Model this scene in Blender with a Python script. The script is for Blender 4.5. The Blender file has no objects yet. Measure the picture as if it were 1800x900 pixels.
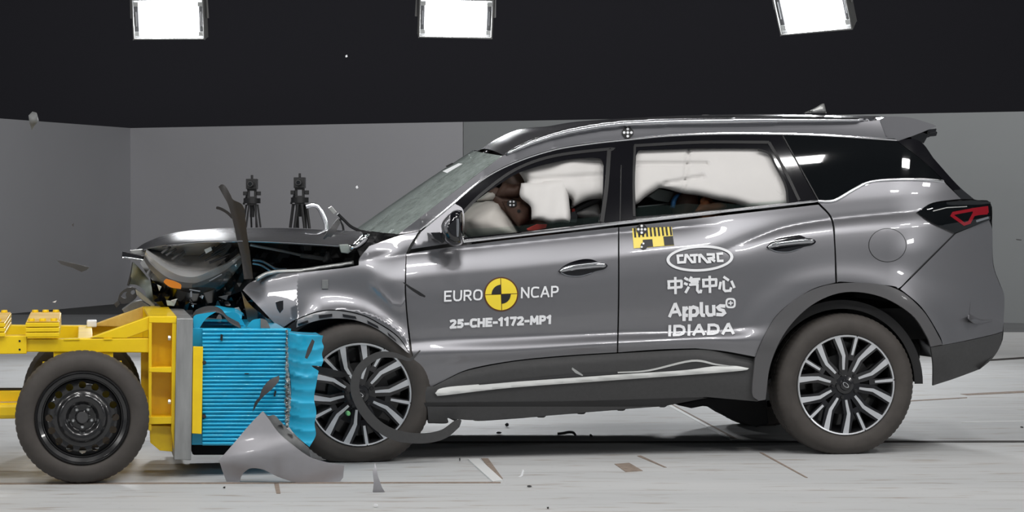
import bpy, bmesh, math, random
import numpy as np
from mathutils import Vector, Matrix
from mathutils.geometry import delaunay_2d_cdt
random.seed(7); rng = np.random.RandomState(7)
S = bpy.context.scene
COL = S.collection
# ---------------------------------------------------------------- camera
FPX, CAMY, CAMZ = 4290.0, -12.45, 1.271
PITCH = math.atan(88 / FPX)
cd = bpy.data.cameras.new('camera'); cam = bpy.data.objects.new('camera', cd); COL.objects.link(cam)
cd.sensor_width = 36; cd.lens = FPX / 1800 * 36; cd.clip_end = 200
cam.location = (0, CAMY, CAMZ); cam.rotation_euler = (math.pi / 2 - PITCH, 0, 0)
S.camera = cam
# ---------------------------------------------------------------- view, world, lights
S.view_settings.view_transform = 'Standard'; S.view_settings.look = 'None'
S.view_settings.exposure = 0.0; S.view_settings.gamma = 1; S.view_settings.use_curve_mapping = False
w = bpy.data.worlds.new('world'); S.world = w; w.use_nodes = True
w.node_tree.nodes['Background'].inputs[0].default_value = (0.9, 0.95, 1.0, 1)
w.node_tree.nodes['Background'].inputs[1].default_value = 0.20


def area(name, loc, target, sx, sy, power, color=(1, .985, .97)):
    l = bpy.data.lights.new(name, 'AREA'); l.shape = 'RECTANGLE'; l.size = sx; l.size_y = sy
    l.energy = power; l.color = color
    o = bpy.data.objects.new(name, l); COL.objects.link(o); o.location = loc
    o.rotation_euler = (Vector(target) - Vector(loc)).to_track_quat('-Z', 'Y').to_euler()
    return o


for x in (-5.6, -2.75, .1, 2.95, 5.8, 9.0):           # two rows of hall floodlights above the camera side
    area('hall_and_fill_lamp', (x, -3.4, 6.0), (x * .9, -.2, .6), .95, .24, 58)
    area('hall_and_fill_lamp', (x, -5.4, 6.0), (x * .9, -.2, .6), .95, .24, 58)
for x in (-6, 0, 6):                                  # a row over the car and an added fill row brightening the back wall
    area('hall_and_fill_lamp', (x, 1.2, 6.0), (x, 1.2, 0), 2.6, .5, 40)
    area('hall_and_fill_lamp', (x, 9.5, 6.0), (x * .9, 17, .8), 2.6, .5, 180)
for x in (-8.5, 11.5):                                # added low fill lamps on the camera side, brightening car and cabin
    area('hall_and_fill_lamp', (x, -9.0, 4.2), (1.0, 0, .9), 1.2, .8, 130)
# ---------------------------------------------------------------- materials
M = {}


def mat(name, color, rough=.5, metal=0.0, coat=0.0, spec=.5, noise=0.0, nscale=20, emit=0, bump=0.0, nstretch=(1, 1, 1), coatr=.03, dark=None):
    m = bpy.data.materials.new(name); m.use_nodes = True
    nt = m.node_tree; b = nt.nodes['Principled BSDF']
    b.inputs['Base Color'].default_value = (*color, 1); b.inputs['Roughness'].default_value = rough
    b.inputs['Metallic'].default_value = metal; b.inputs['Coat Weight'].default_value = coat
    b.inputs['Coat Roughness'].default_value = coatr; b.inputs['Specular IOR Level'].default_value = spec
    if emit:
        b.inputs['Emission Color'].default_value = (*color, 1); b.inputs['Emission Strength'].default_value = emit
    if noise or bump:
        tc = nt.nodes.new('ShaderNodeTexCoord'); mp = nt.nodes.new('ShaderNodeMapping')
        mp.inputs['Scale'].default_value = nstretch
        nz = nt.nodes.new('ShaderNodeTexNoise'); nz.inputs['Scale'].default_value = nscale
        nz.inputs['Detail'].default_value = 5; nz.inputs['Roughness'].default_value = .6
        nt.links.new(tc.outputs['Object'], mp.inputs[0]); nt.links.new(mp.outputs[0], nz.inputs['Vector'])
        if noise:
            r = nt.nodes.new('ShaderNodeValToRGB')
            r.color_ramp.elements[0].position = .3; r.color_ramp.elements[1].position = .7
            d = dark or tuple(c * (1 - noise) for c in color)
            r.color_ramp.elements[0].color = (*d, 1)
            r.color_ramp.elements[1].color = (*(min(1, c * (1 + noise * .5)) for c in color), 1)
            nt.links.new(nz.outputs['Fac'], r.inputs[0]); nt.links.new(r.outputs[0], b.inputs['Base Color'])
        if bump:
            bp = nt.nodes.new('ShaderNodeBump'); bp.inputs['Strength'].default_value = bump
            bp.inputs['Distance'].default_value = .01
            nt.links.new(nz.outputs['Fac'], bp.inputs['Height']); nt.links.new(bp.outputs[0], b.inputs['Normal'])
    M[name] = m
    return m


mat('paint', (.225, .225, .24), .36, .75, 1.0)
mat('paint_dull', (.40, .395, .42), .42, .3, .3, noise=.1, nscale=6)
mat('cladding', (.046, .046, .047), .48, 0, 0, noise=.12, nscale=60)
mat('arch_trim', (.085, .084, .088), .42, 0, .15)
mat('gloss_black', (.006, .006, .008), .08, 0, 1.0)
mat('glass_dark', (.004, .005, .006), .03, 0, 1.0)
mat('chrome', (.80, .81, .84), .10, 1.0)
mat('satin', (.62, .63, .66), .24, 1.0)
mat('satin_dull', (.50, .51, .50), .35, .6)
mat('rubber', (.056, .049, .044), .72, 0, 0, noise=.25, nscale=9)
mat('rubber_dark', (.028, .027, .026), .7)
mat('black_plastic', (.013, .013, .014), .38)
mat('black_matte', (.010, .010, .011), .8)
mat('dark_grey', (.05, .05, .052), .55)
mat('mid_grey', (.16, .165, .165), .5, noise=.2, nscale=25)
mat('pale_plastic', (.30, .34, .32), .35, noise=.2, nscale=15)
mat('black_wheel', (.008, .008, .010), .22, 0, .6)
mat('wheel_silver', (.72, .74, .77), .34, .7)
mat('steel_black', (.012, .012, .013), .25, 0, .5)
mat('lamp_silver', (.62, .62, .62), .28, .45)
mat('lamp_grey', (.42, .41, .40), .5)
mat('dark_mirror', (.30, .29, .28), .14, 1.0)
mat('frame_grey', (.012, .012, .013), .45, spec=.3)
mat('strip_silver', (.60, .61, .60), .35, .25)
mat('handle_chrome', (.50, .51, .53), .16, 1.0)
mat('flange_grey', (.30, .30, .31), .4, .5)
mat('bolt', (.65, .67, .68), .3, .9)
mat('yellow', (1.0, .66, .006), .42, 0, .2, noise=.14, nscale=5)
mat('yellow_worn', (.72, .50, .13), .6, noise=.3, nscale=9, dark=(.58, .33, .04))
mat('alu', (.40, .41, .41), .42, .55, noise=.28, nscale=5, nstretch=(3, 3, .5))
mat('blue', (.014, .42, .68), .35, .15, .3, noise=.14, nscale=5)
mat('foil', (.62, .63, .60), .25, .9, noise=.5, nscale=80, bump=1)
mat('airbag', (.62, .605, .59), .8, noise=.04, nscale=4)
mat('airbag_cream', (.60, .57, .53), .8)
mat('dummy_brown', (.115, .062, .044), .55, noise=.12, nscale=12)
mat('dummy_orange', (.42, .16, .07), .5)
mat('dummy_blue', (.05, .22, .52), .5)
mat('shirt_grey', (.05, .052, .056), .8)
mat('red_belt', (.55, .03, .02), .5)
mat('decal_white', (.80, .81, .83), .5)
mat('decal_yellow', (.86, .66, .04), .5)
mat('tape_yellow', (.85, .68, .12), .45)
mat('decal_black', (.012, .012, .013), .5)
mat('decal_brown', (.10, .03, .005), .5)
mat('lamp_red', (.24, .010, .018), .12, 0, 1.0, emit=0)
mat('amber', (.62, .20, .015), .3, 0, .6)
mat('rust_strip', (.020, .0195, .020), .5, noise=.3, nscale=5, dark=(.030, .023, .019))
mat('green', (.22, .62, .25), .5)
mat('lamp_housing', (.16, .16, .157), .5, .2)
mat('curtain', (.014, .014, .020), .9)
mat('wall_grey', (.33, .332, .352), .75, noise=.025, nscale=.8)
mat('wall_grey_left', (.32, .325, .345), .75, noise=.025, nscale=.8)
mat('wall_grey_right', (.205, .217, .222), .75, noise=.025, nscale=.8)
mat('asphalt', (.028, .029, .030), .8, noise=.2, nscale=4)
mat('screed', (.13, .135, .14), .7, noise=.12, nscale=2, nstretch=(.4, 1, 1))
mat('joint', (.030, .026, .024), .9)
mat('joint_brown', (.27, .215, .175), .9, noise=.35, nscale=30)
mat('joint_pale', (.66, .67, .67), .6)
mat('ceiling_dark', (.03, .03, .032), .9)
m = mat('lamp_panel', (.93, .96, 1.0), .4, emit=30)


def node_mix(name, tint, haze, haze_fac, rough=.0, gloss=.5):
    m = bpy.data.materials.new(name); m.use_nodes = True; nt = m.node_tree; nt.nodes.clear()
    out = nt.nodes.new('ShaderNodeOutputMaterial')
    tr = nt.nodes.new('ShaderNodeBsdfTransparent'); tr.inputs[0].default_value = (*tint, 1)
    df = nt.nodes.new('ShaderNodeBsdfDiffuse'); df.inputs[0].default_value = (*haze, 1)
    gl = nt.nodes.new('ShaderNodeBsdfGlossy'); gl.inputs['Roughness'].default_value = rough
    m1 = nt.nodes.new('ShaderNodeMixShader'); m2 = nt.nodes.new('ShaderNodeMixShader')
    tc = nt.nodes.new('ShaderNodeTexCoord'); nz = nt.nodes.new('ShaderNodeTexNoise'); nz.inputs['Scale'].default_value = 16
    nz.inputs['Detail'].default_value = 9; nz.inputs['Roughness'].default_value = .75
    mu = nt.nodes.new('ShaderNodeMath'); mu.operation = 'MULTIPLY'; mu.inputs[1].default_value = haze_fac * 2; mu.use_clamp = True
    nt.links.new(tc.outputs['Object'], nz.inputs['Vector']); nt.links.new(nz.outputs['Fac'], mu.inputs[0])
    nt.links.new(mu.outputs[0], m1.inputs[0])
    nt.links.new(tr.outputs[0], m1.inputs[1]); nt.links.new(df.outputs[0], m1.inputs[2])
    fr = nt.nodes.new('ShaderNodeFresnel'); fr.inputs[0].default_value = 1.5
    nt.links.new(fr.outputs[0], m2.inputs[0])
    nt.links.new(m1.outputs[0], m2.inputs[1]); nt.links.new(gl.outputs[0], m2.inputs[2])
    nt.links.new(m2.outputs[0], out.inputs[0]); M[name] = m


node_mix('windscreen_glass', (.84, .92, .89), (.52, .60, .57), .60, .03)
node_mix('clear_glass', (.90, .96, .93), (.2, .3, .28), .03, .0)
node_mix('headlamp_glass', (.55, .58, .60), (.05, .07, .08), .2, .02)

# floor concrete: pale grey with long faint streaks and brown scuffs
m = bpy.data.materials.new('concrete'); m.use_nodes = True; nt = m.node_tree; b = nt.nodes['Principled BSDF']
b.inputs['Roughness'].default_value = .6; b.inputs['Specular IOR Level'].default_value = .2
tc = nt.nodes.new('ShaderNodeTexCoord')


def nz_ramp(scale, stretch, p0, c0, p1, c1, detail=5):
    mp = nt.nodes.new('ShaderNodeMapping'); mp.inputs['Scale'].default_value = stretch
    n = nt.nodes.new('ShaderNodeTexNoise'); n.inputs['Scale'].default_value = scale; n.inputs['Detail'].default_value = detail
    r = nt.nodes.new('ShaderNodeValToRGB'); r.color_ramp.elements[0].position = p0; r.color_ramp.elements[1].position = p1
    r.color_ramp.elements[0].color = (*c0, 1); r.color_ramp.elements[1].color = (*c1, 1)
    nt.links.new(tc.outputs['Object'], mp.inputs[0]); nt.links.new(mp.outputs[0], n.inputs['Vector']); nt.links.new(n.outputs['Fac'], r.inputs[0])
    return r


def mul(a, c, fac=1):
    x = nt.nodes.new('ShaderNodeMix'); x.data_type = 'RGBA'; x.blend_type = 'MULTIPLY'; x.inputs[0].default_value = fac
    nt.links.new(a.outputs[0] if a.bl_idname != 'ShaderNodeMix' else a.outputs[2], x.inputs[6])
    nt.links.new(c.outputs[0] if c.bl_idname != 'ShaderNodeMix' else c.outputs[2], x.inputs[7])
    return x


r1 = nz_ramp(1.2, (.25, 1.2, 1), .3, (.46, .47, .475), .7, (.545, .55, .55))
r2 = nz_ramp(5, (.22, 3.0, 1), .28, (.84, .83, .82), .45, (1, 1, 1))
r3 = nz_ramp(6, (.45, 2.4, 1), .58, (1, 1, 1), .70, (.70, .62, .56))
r4 = nz_ramp(30, (.8, 2.2, 1), .66, (1, 1, 1), .74, (.70, .67, .64))
mm = mul(mul(mul(r1, r2), r3), r4)
nt.links.new(mm.outputs[2], b.inputs['Base Color']); M['concrete'] = m


# ---------------------------------------------------------------- frames and pixel rays
class Frame:
    def __init__(s, O, yaw):
        s.O = np.array(O, float); s.yaw = yaw
        c, n = math.cos(yaw), math.sin(yaw); s.R = np.array([[c, n, 0], [-n, c, 0], [0, 0, 1]])
        s.c = s.R @ (np.array([0, CAMY, CAMZ]) - s.O)

    def dirs(s, u, v):
        u = np.asarray(u, float); v = np.asarray(v, float)
        a = (u - 900) / FPX; b_ = -(v - 450) / FPX; cp, sp = math.cos(PITCH), math.sin(PITCH)
        d = np.stack([a, cp + b_ * sp, -sp + b_ * cp], -1)
        return d @ s.R.T

    def P(s, u, v, Y):
        d = s.dirs(u, v); t = (np.asarray(Y, float) - s.c[1]) / d[..., 1]
        return s.c + d * t[..., None]

    def p(s, u, v, Y): return s.P(np.array([u]), np.array([v]), np.array([Y]))[0]

    def floor(s, u, v, z=0.0):
        d = s.dirs(np.array([u]), np.array([v]))[0]; t = (z - s.c[2]) / d[2]
        return s.c + d * t

    def empty(s, name, label, cat, group=None):
        o = bpy.data.objects.new(name, None); COL.objects.link(o); o.location = s.O; o.rotation_euler = (0, 0, s.yaw)
        o.empty_display_size = .2; tag(o, label, cat, group)
        return o


def tag(o, label=None, cat=None, group=None, kind=None):
    if label: o['label'] = label
    if cat: o['category'] = cat
    if group: o['group'] = group
    if kind: o['kind'] = kind
    return o


WLD = Frame((0, 0, 0), 0)


# ---------------------------------------------------------------- mesh helpers
def link(name, me, material, parent=None):
    o = bpy.data.objects.new(name, me); COL.objects.link(o)
    if material: me.materials.append(M[material] if isinstance(material, str) else material)
    if parent is not None: o.parent = parent
    return o


class MB:
    """collects vertices and faces, then links them as one object"""

    def __init__(s): s.v = []; s.f = []

    def add(s, vs, fs):
        n = len(s.v); s.v += [tuple(map(float, p)) for p in vs]; s.f += [tuple(i + n for i in f) for f in fs]
        return s

    def box(s, c, d, rot=None):
        vs = [Vector((x * d[0] / 2, y * d[1] / 2, z * d[2] / 2)) for x in (-1, 1) for y in (-1, 1) for z in (-1, 1)]
        if rot is not None: vs = [rot @ p for p in vs]
        vs = [p + Vector(c) for p in vs]
        return s.add(vs, [(0, 1, 3, 2), (4, 6, 7, 5), (0, 4, 5, 1), (2, 3, 7, 6), (0, 2, 6, 4), (1, 5, 7, 3)])

    def tube(s, pts, r, n=10, flat=1.0, caps=True):
        pts = [Vector(p) for p in pts]; rs = r if hasattr(r, '__len__') else [r] * len(pts)
        rows = []; up = Vector((0, -1, 0.01))
        for i, p in enumerate(pts):
            t = (pts[min(i + 1, len(pts) - 1)] - pts[max(i - 1, 0)]).normalized()
            a = t.cross(up)
            if a.length < 1e-4: a = t.cross(Vector((1, 0, 0)))
            a.normalize(); b_ = a.cross(t).normalized()
            rows.append([p + a * math.cos(k * 2 * math.pi / n) * rs[i] + b_ * math.sin(k * 2 * math.pi / n) * rs[i] * flat for k in range(n)])
        s.loft(rows, closed=True)
        if caps:
            k = len(s.v) - n * len(rows)
            s.f.append(tuple(range(k + n - 1, k - 1, -1))); s.f.append(tuple(range(len(s.v) - n, len(s.v))))
        return s

    def loft(s, rows, closed=False):
        n = len(rows[0]); base = len(s.v)
        for r in rows: s.v += [tuple(map(float, p)) for p in r]
        for i in range(len(rows) - 1):
            for j in range(n if closed else n - 1):
                a = base + i * n + j; b_ = base + i * n + (j + 1) % n
                s.f.append((a, b_, b_ + n, a + n))
        return s

    def lathe(s, prof, center, seg=64, a0=0.0, a1=2 * math.pi, zmin=None, notch=None):
        """profile of (radius, y) turned about the y axis"""
        rows = []; full = abs(a1 - a0 - 2 * math.pi) < 1e-6
        for k in range(seg if full else seg + 1):
            a = a0 + (a1 - a0) * k / seg
            rr = [r - (notch[1] if notch and k % notch[2] == 0 and r > notch[0] else 0) for r, y in prof]
            rows.append([(center[0] + r * math.cos(a), center[1] + y, center[2] + r * math.sin(a)) for r, (q, y) in zip(rr, prof)])
        if zmin is not None: rows = [[(x, y, max(z, zmin)) for x, y, z in r] for r in rows]
        if full: rows.append(rows[0])
        return s.loft(rows)

    def prism(s, front, back):
        n = len(front)
        return s.add(list(front) + list(back), [tuple(range(n)), tuple(range(2 * n - 1, n - 1, -1))] + [(i, i + n, (i + 1) % n + n, (i + 1) % n) for i in range(n)])

    def build(s, name, material, parent=None, smooth=False, bevel=0, angle=35):
        me = bpy.data.meshes.new(name); me.from_pydata(s.v, [], s.f)
        bm = bmesh.new(); bm.from_mesh(me); bmesh.ops.remove_doubles(bm, verts=bm.verts, dist=1e-5)
        bmesh.ops.recalc_face_normals(bm, faces=bm.faces)
        bm.to_mesh(me); bm.free()
        o = link(name, me, material, parent)
        if smooth:
            me.shade_smooth()
            if angle: me.set_sharp_from_angle(angle=math.radians(angle))
        if bevel:
            md = o.modifiers.new('bevel', 'BEVEL'); md.width = bevel; md.segments = 2; md.limit_method = 'ANGLE'
        return o


def catmull(pts, n=8):
    pts = [np.array(p, float) for p in pts]
    if len(pts) < 3: return pts
    out = []
    for i in range(len(pts) - 1):
        p1, p2 = pts[i], pts[i + 1]
        p0 = pts[i - 1] if i else 2 * p1 - p2
        p3 = pts[i + 2] if i + 2 < len(pts) else 2 * p2 - p1
        for k in range(n):
            t = k / n
            out.append(.5 * (2 * p1 + (p2 - p0) * t + (2 * p0 - 5 * p1 + 4 * p2 - p3) * t * t + (3 * p1 - p0 - 3 * p2 + p3) * t ** 3))
    out.append(pts[-1])
    return out


def outline(*segs, n=6):
    out = []
    for sg in segs:
        for q in catmull(sg, n):
            if not out or np.hypot(*(q - out[-1])) > .4: out.append(q)
    if np.hypot(*(out[0] - out[-1])) < .4: out.pop()
    return np.array(out)


def inside(poly, pts):
    x, y = pts[:, 0], pts[:, 1]; c = np.zeros(len(pts), bool); j = len(poly) - 1
    for i in range(len(poly)):
        xi, yi = poly[i]; xj, yj = poly[j]
        if yi != yj:
            k = ((yi > y) != (yj > y)) & (x < (xj - xi) * (y - yi) / (yj - yi) + xi); c ^= k
        j = i
    return c


def bdist(poly, pts):
    d = np.full(len(pts), 1e9)
    for i in range(len(poly)):
        a = poly[i - 1]; b_ = poly[i]; ab = b_ - a; L = (ab ** 2).sum() + 1e-12
        t = np.clip(((pts - a) @ ab) / L, 0, 1); q = a + t[:, None] * ab
        d = np.minimum(d, np.hypot(*(pts - q).T))
    return d


def shrink(poly, d):
    """pull a closed outline inwards by d pixels"""
    poly = np.array(poly); a = poly - np.roll(poly, 1, 0); b_ = np.roll(poly, -1, 0) - poly
    def nn(e):
        L = np.hypot(*e.T)[:, None] + 1e-9; return np.stack([-e[:, 1], e[:, 0]], 1) / L
    n = nn(a) + nn(b_); n /= np.maximum(np.hypot(*n.T)[:, None], .5)
    ar = .5 * np.sum(poly[:, 0] * np.roll(poly[:, 1], -1) - poly[:, 1] * np.roll(poly[:, 0], -1))
    return poly + n * d * (1 if ar > 0 else -1)


def densify(poly, step):
    out = []
    for i in range(len(poly)):
        a = poly[i]; b_ = poly[(i + 1) % len(poly)]; k = max(1, int(np.hypot(*(b_ - a)) / step))
        for t in range(k): out.append(a + (b_ - a) * t / k)
    return np.array(out)


def cdt(poly, holes, step):
    loops = [densify(np.array(poly, float), step)] + [densify(np.array(h, float), step) for h in holes]
    vs = []; es = []
    for lp in loops:
        n = len(vs); vs += [tuple(q) for q in lp]; es += [(n + i, n + (i + 1) % len(lp)) for i in range(len(lp))]
    mn = loops[0].min(0); mx = loops[0].max(0); g = []; row = 0; y = mn[1] + step * .5
    while y < mx[1]:
        x = mn[0] + (step * .5 if row % 2 else step)
        while x < mx[0]: g.append((x, y)); x += step
        y += step * .87; row += 1
    if g:
        g = np.array(g); ok = inside(loops[0], g) & (bdist(loops[0], g) > step * .45)
        for h in loops[1:]: ok &= ~inside(h, g) & (bdist(h, g) > step * .45)
        vs += [tuple(q) for q in g[ok]]
    r = delaunay_2d_cdt([Vector(q) for q in vs], es, [], 0, 1e-4)
    V = np.array([(q.x, q.y) for q in r[0]]); F = [tuple(f) for f in r[2]]
    C = np.array([V[list(f)].mean(0) for f in F]); ok = inside(loops[0], C)
    for h in loops[1:]: ok &= ~inside(h, C)
    return V, [f for f, k in zip(F, ok) if k], loops


def panel(name, fr, poly, depth, material, parent, holes=(), step=7, rim=.018, mirror=None, smooth=True, gap=0, back=None):
    """a sheet: outline in photograph pixels, cast onto the surface y = depth(u, v) of the frame"""
    poly = np.array(poly, float)
    if gap: poly = shrink(poly, gap)
    V, F, loops = cdt(poly, holes, step)
    D = (lambda a, b_: depth(a, b_)) if callable(depth) else (lambda a, b_: np.full(len(a), float(depth)))
    u, v = V[:, 0], V[:, 1]; P0 = fr.P(u, v, D(u, v)); e = .7
    nrm = np.cross(fr.P(u + e, v, D(u + e, v)) - fr.P(u - e, v, D(u - e, v)), fr.P(u, v + e, D(u, v + e)) - fr.P(u, v - e, D(u, v - e)))
    nrm /= np.linalg.norm(nrm, axis=1)[:, None] + 1e-12
    fl = nrm[:, 1] > 0; nrm[fl] *= -1
    P1 = np.array(P0); faces = []
    for f in F:
        a, b_, c = P0[f[0]], P0[f[1]], P0[f[2]]
        faces.append(f if np.cross(b_ - a, c - a)[1] < 0 else f[::-1])
    verts = [tuple(p) for p in P0]; norms = [tuple(n) for n in nrm]
    if rim:
        for lp in loops:
            L = len(lp); A = fr.P(lp[:, 0], lp[:, 1], D(lp[:, 0], lp[:, 1])); B = A + np.array([0, rim, 0])
            base = len(verts)
            ar = .5 * np.sum(lp[:, 0] * np.roll(lp[:, 1], -1) - lp[:, 1] * np.roll(lp[:, 0], -1)); 
            for i in range(L):
                tg = A[(i + 1) % L] - A[i - 1]; nn = np.cross(tg, [0, 1, 0]); nn /= np.linalg.norm(nn) + 1e-9
                verts.append(tuple(A[i])); norms.append(tuple(nn)); verts.append(tuple(B[i])); norms.append(tuple(nn))
            for i in range(L):
                j = (i + 1) % L; faces.append((base + 2 * i, base + 2 * j, base + 2 * j + 1, base + 2 * i + 1))
    me = bpy.data.meshes.new(name); me.from_pydata(verts, [], faces)
    if smooth:
        me.shade_smooth(); me.normals_split_custom_set_from_vertices(norms)
    o = link(name, me, material, parent)
    if mirror is not None:
        me2 = bpy.data.meshes.new(name); me2.from_pydata([(x, mirror - y, z) for x, y, z in verts], [], [f[::-1] for f in faces])
        if smooth:
            me2.shade_smooth(); me2.normals_split_custom_set_from_vertices([(a, -b_, c) for a, b_, c in norms])
        link(name, me2, material, parent)
    return o


def puff(name, fr, poly, Y0, bulge, wid, material, parent, step=6, fold=None, both=True, holes=()):
    """a cushion: two bulging sheets that meet at the outline"""
    poly = np.array(poly, float); V, F, loops = cdt(poly, holes, step)
    d = bdist(loops[0], V); t = np.clip(d / wid, 0, 1); h = bulge * np.sqrt(np.maximum(0, 1 - (1 - t) ** 2))
    d0 = d < 1e-3
    YY = Y0(V[:, 0], V[:, 1]) if callable(Y0) else np.full(len(V), float(Y0))
    hf = h * (1 + (fold(V[:, 0], V[:, 1]) if fold else 0))
    A = fr.P(V[:, 0], V[:, 1], YY - hf); verts = [tuple(p) for p in A]; faces = [f for f in F]
    if both:
        mid = fr.P(V[:, 0], V[:, 1], YY); Bk = mid + np.stack([0 * h, h, 0 * h], 1)
        idx = {}
        for i in range(len(V)):
            if d0[i]: idx[i] = i
            else: idx[i] = len(verts); verts.append(tuple(Bk[i]))
        faces += [tuple(idx[i] for i in f[::-1]) for f in F]
    mb = MB(); mb.v = verts; mb.f = faces
    return mb.build(name, material, parent, smooth=True, angle=None)


def slab(name, fr, poly, Y, thick, material, parent=None, bevel=.002, smooth=False):
    """a solid cut to an outline and pushed straight back"""
    poly = np.array(poly, float); A = fr.P(poly[:, 0], poly[:, 1], np.full(len(poly), float(Y)) if not callable(Y) else Y(poly[:, 0], poly[:, 1]))
    return MB().prism(A, A + np.array([0, thick, 0])).build(name, material, parent, smooth=smooth, bevel=bevel)


def stroke_poly(pts, wd):
    """band polygon around a polyline; wd a width or one per point"""
    pts = np.array(pts, float); wd = np.broadcast_to(np.array(wd, float), (len(pts),))
    e = np.diff(pts, axis=0); e /= np.hypot(*e.T)[:, None] + 1e-9; en = np.stack([-e[:, 1], e[:, 0]], 1)
    a = np.vstack([en[:1], en]); b_ = np.vstack([en, en[-1:]]); n = (a + b_) / np.maximum(.35, 1 + (a * b_).sum(1))[:, None]
    return np.vstack([pts + n * wd[:, None] / 2, (pts - n * wd[:, None] / 2)[::-1]])


def spath(fr, pts, Y, n=8):
    c = np.array(catmull(pts, n)); return fr.P(c[:, 0], c[:, 1], Y(c[:, 0], c[:, 1]) if callable(Y) else np.full(len(c), float(Y)))


def pchip(xq, X, Y):
    """monotone cubic; X, Y are (k,) or (n,k) arrays"""
    xq = np.asarray(xq, float); X = np.asarray(X, float); Y = np.asarray(Y, float)
    if X.ndim == 1: X = np.broadcast_to(X, (len(xq), len(X))); 
    if Y.ndim == 1: Y = np.broadcast_to(Y, (len(xq), len(Y)))
    h = np.diff(X, axis=1); dl = np.diff(Y, axis=1) / h; k = X.shape[1]; m_ = np.zeros(X.shape)
    w1 = 2 * h[:, 1:] + h[:, :-1]; w2 = h[:, 1:] + 2 * h[:, :-1]; a, b_ = dl[:, :-1], dl[:, 1:]
    with np.errstate(divide='ignore', invalid='ignore'):
        hm = (w1 + w2) / (w1 / a + w2 / b_)
    m_[:, 1:-1] = np.where(a * b_ > 0, hm, 0); m_[:, 0] = dl[:, 0]; m_[:, -1] = dl[:, -1]
    i = np.clip((xq[:, None] >= X).sum(1) - 1, 0, k - 2); r = np.arange(len(xq))
    x0 = X[r, i]; hh = h[r, i]; t = (xq - x0) / hh
    y0, y1, m0, m1 = Y[r, i], Y[r, i + 1], m_[r, i] * hh, m_[r, i + 1] * hh
    ti = np.clip(t, 0, 1)
    val = (2 * ti ** 3 - 3 * ti ** 2 + 1) * y0 + (ti ** 3 - 2 * ti ** 2 + ti) * m0 + (3 * ti ** 2 - 2 * ti ** 3) * y1 + (ti ** 3 - ti ** 2) * m1
    return val + np.where(t > 1, (t - 1) * m1, 0) + np.where(t < 0, t * m0, 0)
# ---------------------------------------------------------------- the hall
def floor_w(u, v, z=0.0): return Vector(WLD.floor(u, v, z))


def struct(o): o['kind'] = 'structure'; return o


struct(MB().box((0, -.5, -.05), (34, 25.2, .1)).build('floor', 'concrete'))
struct(MB().box((0, 14.1, -.05), (34, 4.0, .1)).build('floor', 'screed'))
struct(MB().box((0, 19.6, -.05), (34, 7.0, .1)).build('floor', 'asphalt'))
WH = 2.293
Wc = Vector((-5.01, 19.62, 0)); Wr = Vector((5.43, 14.05, 0)); Wl = Vector((-5.98, 16.1, 0)); Ws = Vector((-.60, 17.27, 0))
dr = (Wr - Wc).normalized(); Wr2 = Wc + dr * 22; Wl2 = Wc + (Wl - Wc).normalized() * 8


def wall(name, a, b_, z0, z1, th, material):
    d = (b_ - a).normalized(); n = Vector((-d.y, d.x, 0))
    if n.y < 0: n = -n
    return struct(MB().prism([a + Vector((0, 0, z0)), b_ + Vector((0, 0, z0)), b_ + Vector((0, 0, z1)), a + Vector((0, 0, z1))],
                             [a + n * th + Vector((0, 0, z0)), b_ + n * th + Vector((0, 0, z0)), b_ + n * th + Vector((0, 0, z1)), a + n * th + Vector((0, 0, z1))]).build(name, material))


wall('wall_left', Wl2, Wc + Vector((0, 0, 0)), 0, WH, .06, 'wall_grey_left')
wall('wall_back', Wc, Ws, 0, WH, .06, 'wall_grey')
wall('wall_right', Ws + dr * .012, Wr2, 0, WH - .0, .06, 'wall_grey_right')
wall('wall_back_upper', Vector((-17, 20.6, 0)), Vector((17, 20.6, 0)), 0, 7.0, .1, 'curtain')
struct(MB().box((0, 4.5, 7.05), (34, 35, .1)).build('ceiling', 'ceiling_dark'))


def floor_strip(name, pts, material, zz=.002):
    A = [floor_w(u, v) for u, v in pts]
    return struct(MB().prism([p + Vector((0, 0, zz)) for p in A], [p + Vector((0, 0, .0)) for p in A]).build(name, material))


floor_strip('trim_1', [(-60, 849.5), (880, 847.5), (880, 849.6), (-60, 852)], 'joint_brown')
floor_strip('trim_2', [(700, 776.5), (1900, 774.8), (1900, 777.8), (700, 779.2)], 'joint')
floor_strip('trim_3', [(822, 808), (842, 808), (884, 846), (866, 848)], 'joint_pale', .006)
floor_strip('trim_4', [(846, 806), (858, 806), (884, 842), (876, 843)], 'joint_brown')
floor_strip('trim_5', [(1170, 711), (1182, 711), (1298, 772), (1284, 773)], 'joint_pale')
floor_strip('trim_6', [(1180, 712), (1183, 712), (1296, 772), (1290, 772)], 'joint_brown', .004)
floor_strip('trim_7', [(1560, 706.5), (1700, 698.5), (1700, 700), (1560, 708)], 'joint_brown')
floor_strip('trim_8', [(1688, 693), (1860, 684), (1860, 688), (1700, 695)], 'joint_brown')
floor_strip('trim_9', [(1735, 632), (1860, 624), (1860, 627), (1735, 635)], 'joint')
floor_strip('trim_10', [(1690, 742), (1860, 738.5), (1860, 739.8), (1690, 743)], 'joint_pale')
floor_strip('trim_11', [(482, 850), (490, 850), (493, 868), (486, 868)], 'joint_brown')
floor_strip('trim_12', [(1080, 816), (1106, 814), (1130, 828), (1100, 830)], 'joint_brown')
floor_strip('trim_13', [(1120, 802), (1126, 801), (1172, 822), (1168, 822)], 'joint_brown')
floor_strip('trim_14', [(1335, 796), (1340, 796), (1420, 840), (1416, 840)], 'joint_brown')

# floodlights hung in front of the black upper wall


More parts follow.
